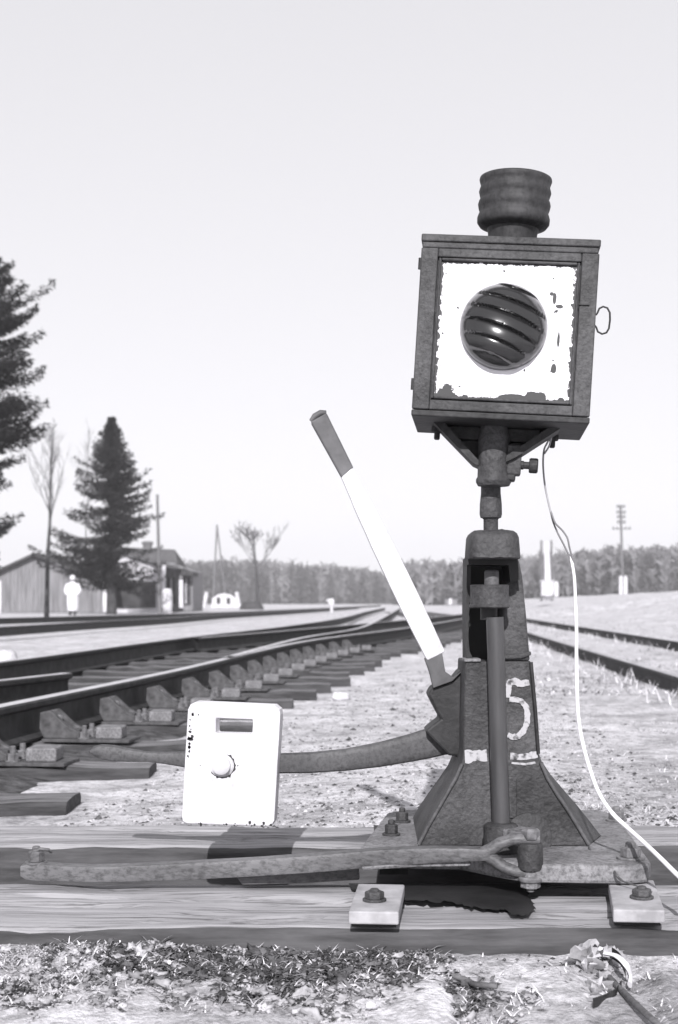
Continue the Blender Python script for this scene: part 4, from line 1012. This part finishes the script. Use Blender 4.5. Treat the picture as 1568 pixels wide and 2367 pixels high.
# ------------------------------------------------------------------ loose things on the ground
def rock(c, r, seed, sq=.6, amp=.35):
    m = MB(); n = 10; k = 14; rg = []
    for i in range(n + 1):
        th = math.pi*i/n; ring = []
        for j in range(k):
            q = 6.2832*j/k; d = Vector((math.sin(th)*math.cos(q), math.sin(th)*math.sin(q), math.cos(th)*sq)); s = r*(1 + amp*fbm(d.x*1.3 + seed, d.y*1.3 + d.z, 1.1, seed, 5)) if 0 < i < n else r
            ring.append(Vector(c) + d*s)
        rg.append(ring)
    return m.loft(rg, cap=False)
for (x, y_, r_, lb) in ((787,1612,.052,'flat white stone on the ground beyond the lever weight'), (8,1528,.16,'large white stone at the left edge between the tracks'), (793,2266,.010,'round white pebble in the grass below the timber, near the middle'), (282,2352,.010,'white pebble at the bottom, left of the middle'), (1394,2200,.011,'white pebble against the timber above the clod at right'), (858,2322,.009,'small pale pebble at the bottom edge, right of middle')):
    p = on(x, y_, 0.02 if y_ < 1700 else .06)
    for _ in range(4): p = on(x, y_, gh(p.x, p.y) + r_*.3)
    tag(rock(p, r_, x*.01).build('stone', M['stone'], smooth=70), lb, 'stone', 'loose stones')

def onground(x, y_, lift=0):
    p = on(x, y_, .06)
    for _ in range(6): p = on(x, y_, gh(p.x, p.y) + lift)
    return p
# clod with a bent strip, and a wire, at the lower right
db = thing('debris_clump', 'pale lump of earth and bast with a bent dark strip, lower right', 'debris', onground(1400, 2300))
m = MB()
for i, (x, y_, r_) in enumerate(((1360,2214,.017),(1378,2206,.016),(1396,2212,.018),(1412,2210,.013),(1348,2228,.012),(1372,2228,.015),(1388,2236,.014),(1382,2254,.014),(1392,2270,.013),(1384,2286,.012),(1376,2298,.011),(1360,2312,.010),(1418,2304,.010),(1402,2312,.011),(1352,2290,.009),(1428,2222,.010))):
    q = rock(onground(x, y_, .006), r_*1.15, i*1.7, .7, 1.1); n0 = len(m.v); m.v += q.v; m.f += [tuple(a + n0 for a in f_) for f_ in q.f]; m.mi += q.mi
m.build('lump', M['clod'], db, smooth=50)
def strip(pts, wd, name, mt, parent):
    P_ = spline(pts, 6); m = MB(); rg = []
    for i, p in enumerate(P_):
        rg.append([p, p + Vector((0, 0, wd)), p + Vector((0, .004, wd)), p + Vector((0, .004, 0))])
    return m.loft(rg).build(name, M[mt], parent)
strip([onground(1416,2216,.016), onground(1434,2230,.016), onground(1446,2252,.012), onground(1447,2270,.006)], .016, 'bent_strip', 'near_black', db)
strip([onground(1372,2330,.008), onground(1400,2320,.010), onground(1425,2306,.010), onground(1438,2286,.010)], .012, 'bent_strip', 'near_black', db)
MB().tube(spline([onground(1400,2204,.03), onground(1426,2210,.034), onground(1448,2230,.030), onground(1458,2256,.02), onground(1456,2276,.01)], 6), .005, 8, flat=.6).build('bast_strand', M['straw'], db, smooth=60)
keep(db)
wr = MB().tube(spline([onground(1404,2254,.028), onground(1440,2292,.018), onground(1490,2340,.012), onground(1535,2380,.010)], 6), .0045, 8).build('iron_rod', M['rod'], smooth=60)
tag(wr, 'thin iron rod slanting down to the bottom edge beside the pale lump', 'rod')
for pts, r_, lb in ((((1048,2255),(1085,2268),(1100,2275),(1150,2280)), .004, 'dark stick lying below the middle of the front timber'), (((1218,2308),(1240,2332),(1275,2366)), .004, 'thin dark twig at the bottom edge, left of the pale lump'), (((320,2205),(360,2218),(392,2224)), .003, 'pale stalk leaning on the ground under the front timber at left')):
    P_ = spline([onground(a, b_, .012) for a, b_ in pts], 5)
    tag(MB().tube(P_, r_, 7).build('stick', M['straw_dark'] if r_ > .0035 else M['straw'], smooth=60), lb, 'stick')

# ------------------------------------------------------------------ grass, crumbs and litter (uncountable)
rnd = random.Random(77)
def blade(m, p, L, wd, flat, mi=0):
    a = rnd.uniform(0, 6.2832); d = Vector((math.cos(a), math.sin(a), flat)).normalized(); s = Vector((-math.sin(a), math.cos(a), 0))*wd
    b1 = p + d*L*.5; b2 = p + d*L + Vector((0, 0, -.25*L*(1 - flat*.5)))
    m.quad([p - s, p + s, b1 + s*.8, b1 - s*.8], mi); m.quad([b1 - s*.8, b1 + s*.8, b2], mi)
m = MB()
def free(x, y):       # keep off the timbers and the track
    if 2.08 < y < 2.44 and -2.5 < x < 1.05: return False
    if 2.77 < y < 3.08 and -2.6 < x < 1.2: return False
    if y > 2.9 and x < xat(R1, max(y, .5)) + .62 + .02*y: return False
    return True
for _ in range(150000):
    yy = 3.05 + 16*rnd.random()**2.0; half = .30*yy
    x = rnd.uniform(-half, half)
    if not free(x, yy): continue
    dens = .30 + .9*fbm(x, yy, 1.3, 4) + (.40 if x > .35 + .03*yy else -.12)
    if rnd.random() > dens: continue
    k = 1 + .06*yy; blade(m, Vector((x, yy, gh(x, yy) - .003)), rnd.uniform(.012, .042)*k, rnd.uniform(.0005, .0012)*k, rnd.uniform(.0, .32))
for _ in range(7000):
    yy = rnd.uniform(1.80, 2.088); x = rnd.uniform(-.52, .52)
    if x > .18 and yy > 1.90 + .0*x and rnd.random() < .93: continue
    blade(m, Vector((x, yy, gh(x, yy) - .002)), rnd.uniform(.008, .030), rnd.uniform(.0006, .0014), rnd.uniform(.1, 1.0))
for _ in range(900):           # grass bent over the sunken rails on the right
    pth = SB if rnd.random() < .6 else SA; p = pth[rnd.randrange(len(pth) - 1)]
    if p.y > 60: continue
    x = p.x + rnd.uniform(-.35, .05); blade(m, Vector((x, p.y + rnd.uniform(-.5,.5), gh(x, p.y))), rnd.uniform(.06, .16), .004, rnd.uniform(.6, 2))
m0 = m
md = MB()
for _ in range(2300):
    yy = 3.1 + 13*rnd.random()**1.7; half = .29*yy; x = rnd.uniform(-half, half)
    if not free(x, yy) or x < .25 + .04*yy or fbm(x, yy, 1.1, 21) < .0: continue
    k = 1 + .05*yy; pale = rnd.random() < .68
    for q in range(rnd.randint(14, 30)):
        p = Vector((x + rnd.gauss(0, .022*k), yy + rnd.gauss(0, .022*k), 0)); p.z = gh(p.x, p.y) - .003
        blade(m0 if pale else md, p, rnd.uniform(.012, .036)*k, rnd.uniform(.0005, .0012)*k, rnd.uniform(.0, .8))
for _ in range(2600):
    yy = 9 + 50*rnd.random()**1.4; x = xat(SA, max(17.3, min(yy, 150))) + rnd.uniform(-3.0, .26*yy) if yy > 12 else rnd.uniform(.12, .3)*yy
    if x > .3*yy: continue
    tgt = m0 if rnd.random() < .72 else md
    for q in range(7):
        p = Vector((x + rnd.gauss(0, .06), yy + rnd.gauss(0, .06), 0)); p.z = gh(p.x, p.y) - .01
        blade(tgt, p, rnd.uniform(.05, .15)*(.6 + .012*yy), rnd.uniform(.003, .006), rnd.uniform(.1, .8))
tag(md.fast('dead_stalks', M['straw_dark'], kind='stuff'), 'scattered clumps of darker dead stalks on the sandy ground', 'grass')
o = m0.fast('dry_grass', M['straw'], kind='stuff'); tag(o, 'short bleached dry grass over the sandy ground', 'grass')
def crumb(m, p, r):
    n = len(m.v); 
    m.v += [tuple(p + Vector((rnd.uniform(.5,1.2)*r*a, rnd.uniform(.5,1.2)*r*b_, rnd.uniform(.5,1.1)*r*c*.7))) for a, b_, c in ((1,0,0),(-1,0,0),(0,1,0),(0,-1,0),(0,0,1),(0,0,-1))]
    for f_ in ((0,2,4),(2,1,4),(1,3,4),(3,0,4),(2,0,5),(1,2,5),(3,1,5),(0,3,5)): m.f.append(tuple(n + a for a in f_)); m.mi.append(0)
m = MB(); m2 = MB()
for _ in range(15000):
    yy = 3.05 + 9*rnd.random()**1.8; half = .28*yy; x = rnd.uniform(-half, half)
    if not free(x, yy) or x > .5 + .1*yy: continue
    crumb(m if rnd.random() < .72 else m2, Vector((x, yy, gh(x, yy))), rnd.uniform(.002, .008)*(1 + .05*yy)*(1 if rnd.random() < .95 else 2.0))
for _ in range(17000):
    yy = rnd.uniform(1.78, 2.09); x = rnd.uniform(-.52, .52)
    xd, yd = 784 + x*FX/yy, 1390 + (EYE - gh(x, yy))*FX/yy
    dark = fbm(xd, yd*2.2, .006, 12, 4) + .75*math.exp(-((xd - 640)/330)**2 - ((yd - 2240)/62)**2) - .12
    if xd > 1000 + 1.2*(yd - 2200): 
        if rnd.random() < .96 : continue
    r_ = rnd.uniform(.0012, .0042)*(1 if rnd.random() < .9 else 1.7)*(1.15 if dark > .12 else 1)
    crumb(m2 if dark > .12 else m, Vector((x, yy, gh(x, yy) + rnd.uniform(0, .004))), r_)
def smoothed(o):
    o.data.polygons.foreach_set('use_smooth', [True]*len(o.data.polygons)); return o
tag(smoothed(m.fast('earth_crumbs', M['clod'], kind='stuff')), 'pale crumbs of earth and gravel scattered over the ground', 'gravel')
tag(smoothed(m2.fast('dark_litter', M['moss'], kind='stuff')), 'dark moss and leaf litter in front of the timber', 'litter')
# lumps of turf and soil in the foreground
ml, md = MB(), MB()
for q in range(1000):
    x = rnd.gauss(-.08, .22); yy = rnd.uniform(1.80, 2.08)
    if x > .17 + .9*(2.0 - yy) or x < -.52: continue
    xd, yd = 784 + x*FX/yy, 1390 + (EYE - gh(x, yy))*FX/yy
    dark = 1.1*math.exp(-((xd - 640)/360)**2 - ((yd - 2235)/60)**2) + .5*fbm(xd, yd*2, .008, 12, 3)
    r0 = rnd.uniform(.003, .009)*(1 if rnd.random() < .85 else 1.5); c = Vector((x, yy, gh(x, yy) + r0*.1)); k, n = 10, 7; sd0 = rnd.uniform(0, 90); rg = []
    for i_ in range(n + 1):
        th = math.pi*i_/n
        rg.append([c + Vector((math.sin(th)*math.cos(a), math.sin(th)*math.sin(a), .6*math.cos(th)))*r0*(1 + (1.2*fbm(math.cos(a)*math.sin(th)*1.6 + sd0, math.sin(a)*math.sin(th)*1.6 + math.cos(th), 1, sd0, 4) if 0 < i_ < n else 0)) for a in [6.2832*j/k for j in range(k)]])
    (md if dark > rnd.uniform(.25, .6) else ml).loft(rg, cap=False)
tag(smoothed(ml.fast('pale_turf_lumps', M['clod'], kind='stuff')), 'pale lumps of soil along the bottom of the picture', 'soil')
tag(smoothed(md.fast('dark_turf_lumps', M['moss'], kind='stuff')), 'dark mossy lumps of turf below the front timber', 'turf')
# leafy litter and fine twigs in the foreground
m = MB()
for _ in range(1200):
    x = rnd.gauss(-.05, .17); yy = rnd.uniform(1.86, 2.085)
    if x > .16 + .5*(2.09 - yy): continue
    blade(m, Vector((x, yy, gh(x, yy) + .001)), rnd.uniform(.010, .035), rnd.uniform(.0008, .004), rnd.uniform(-.05, .7))
tag(m.fast('leaf_litter', M['straw_dark'], kind='stuff'), 'dark dead leaves and stalks heaped along the front timber', 'litter')
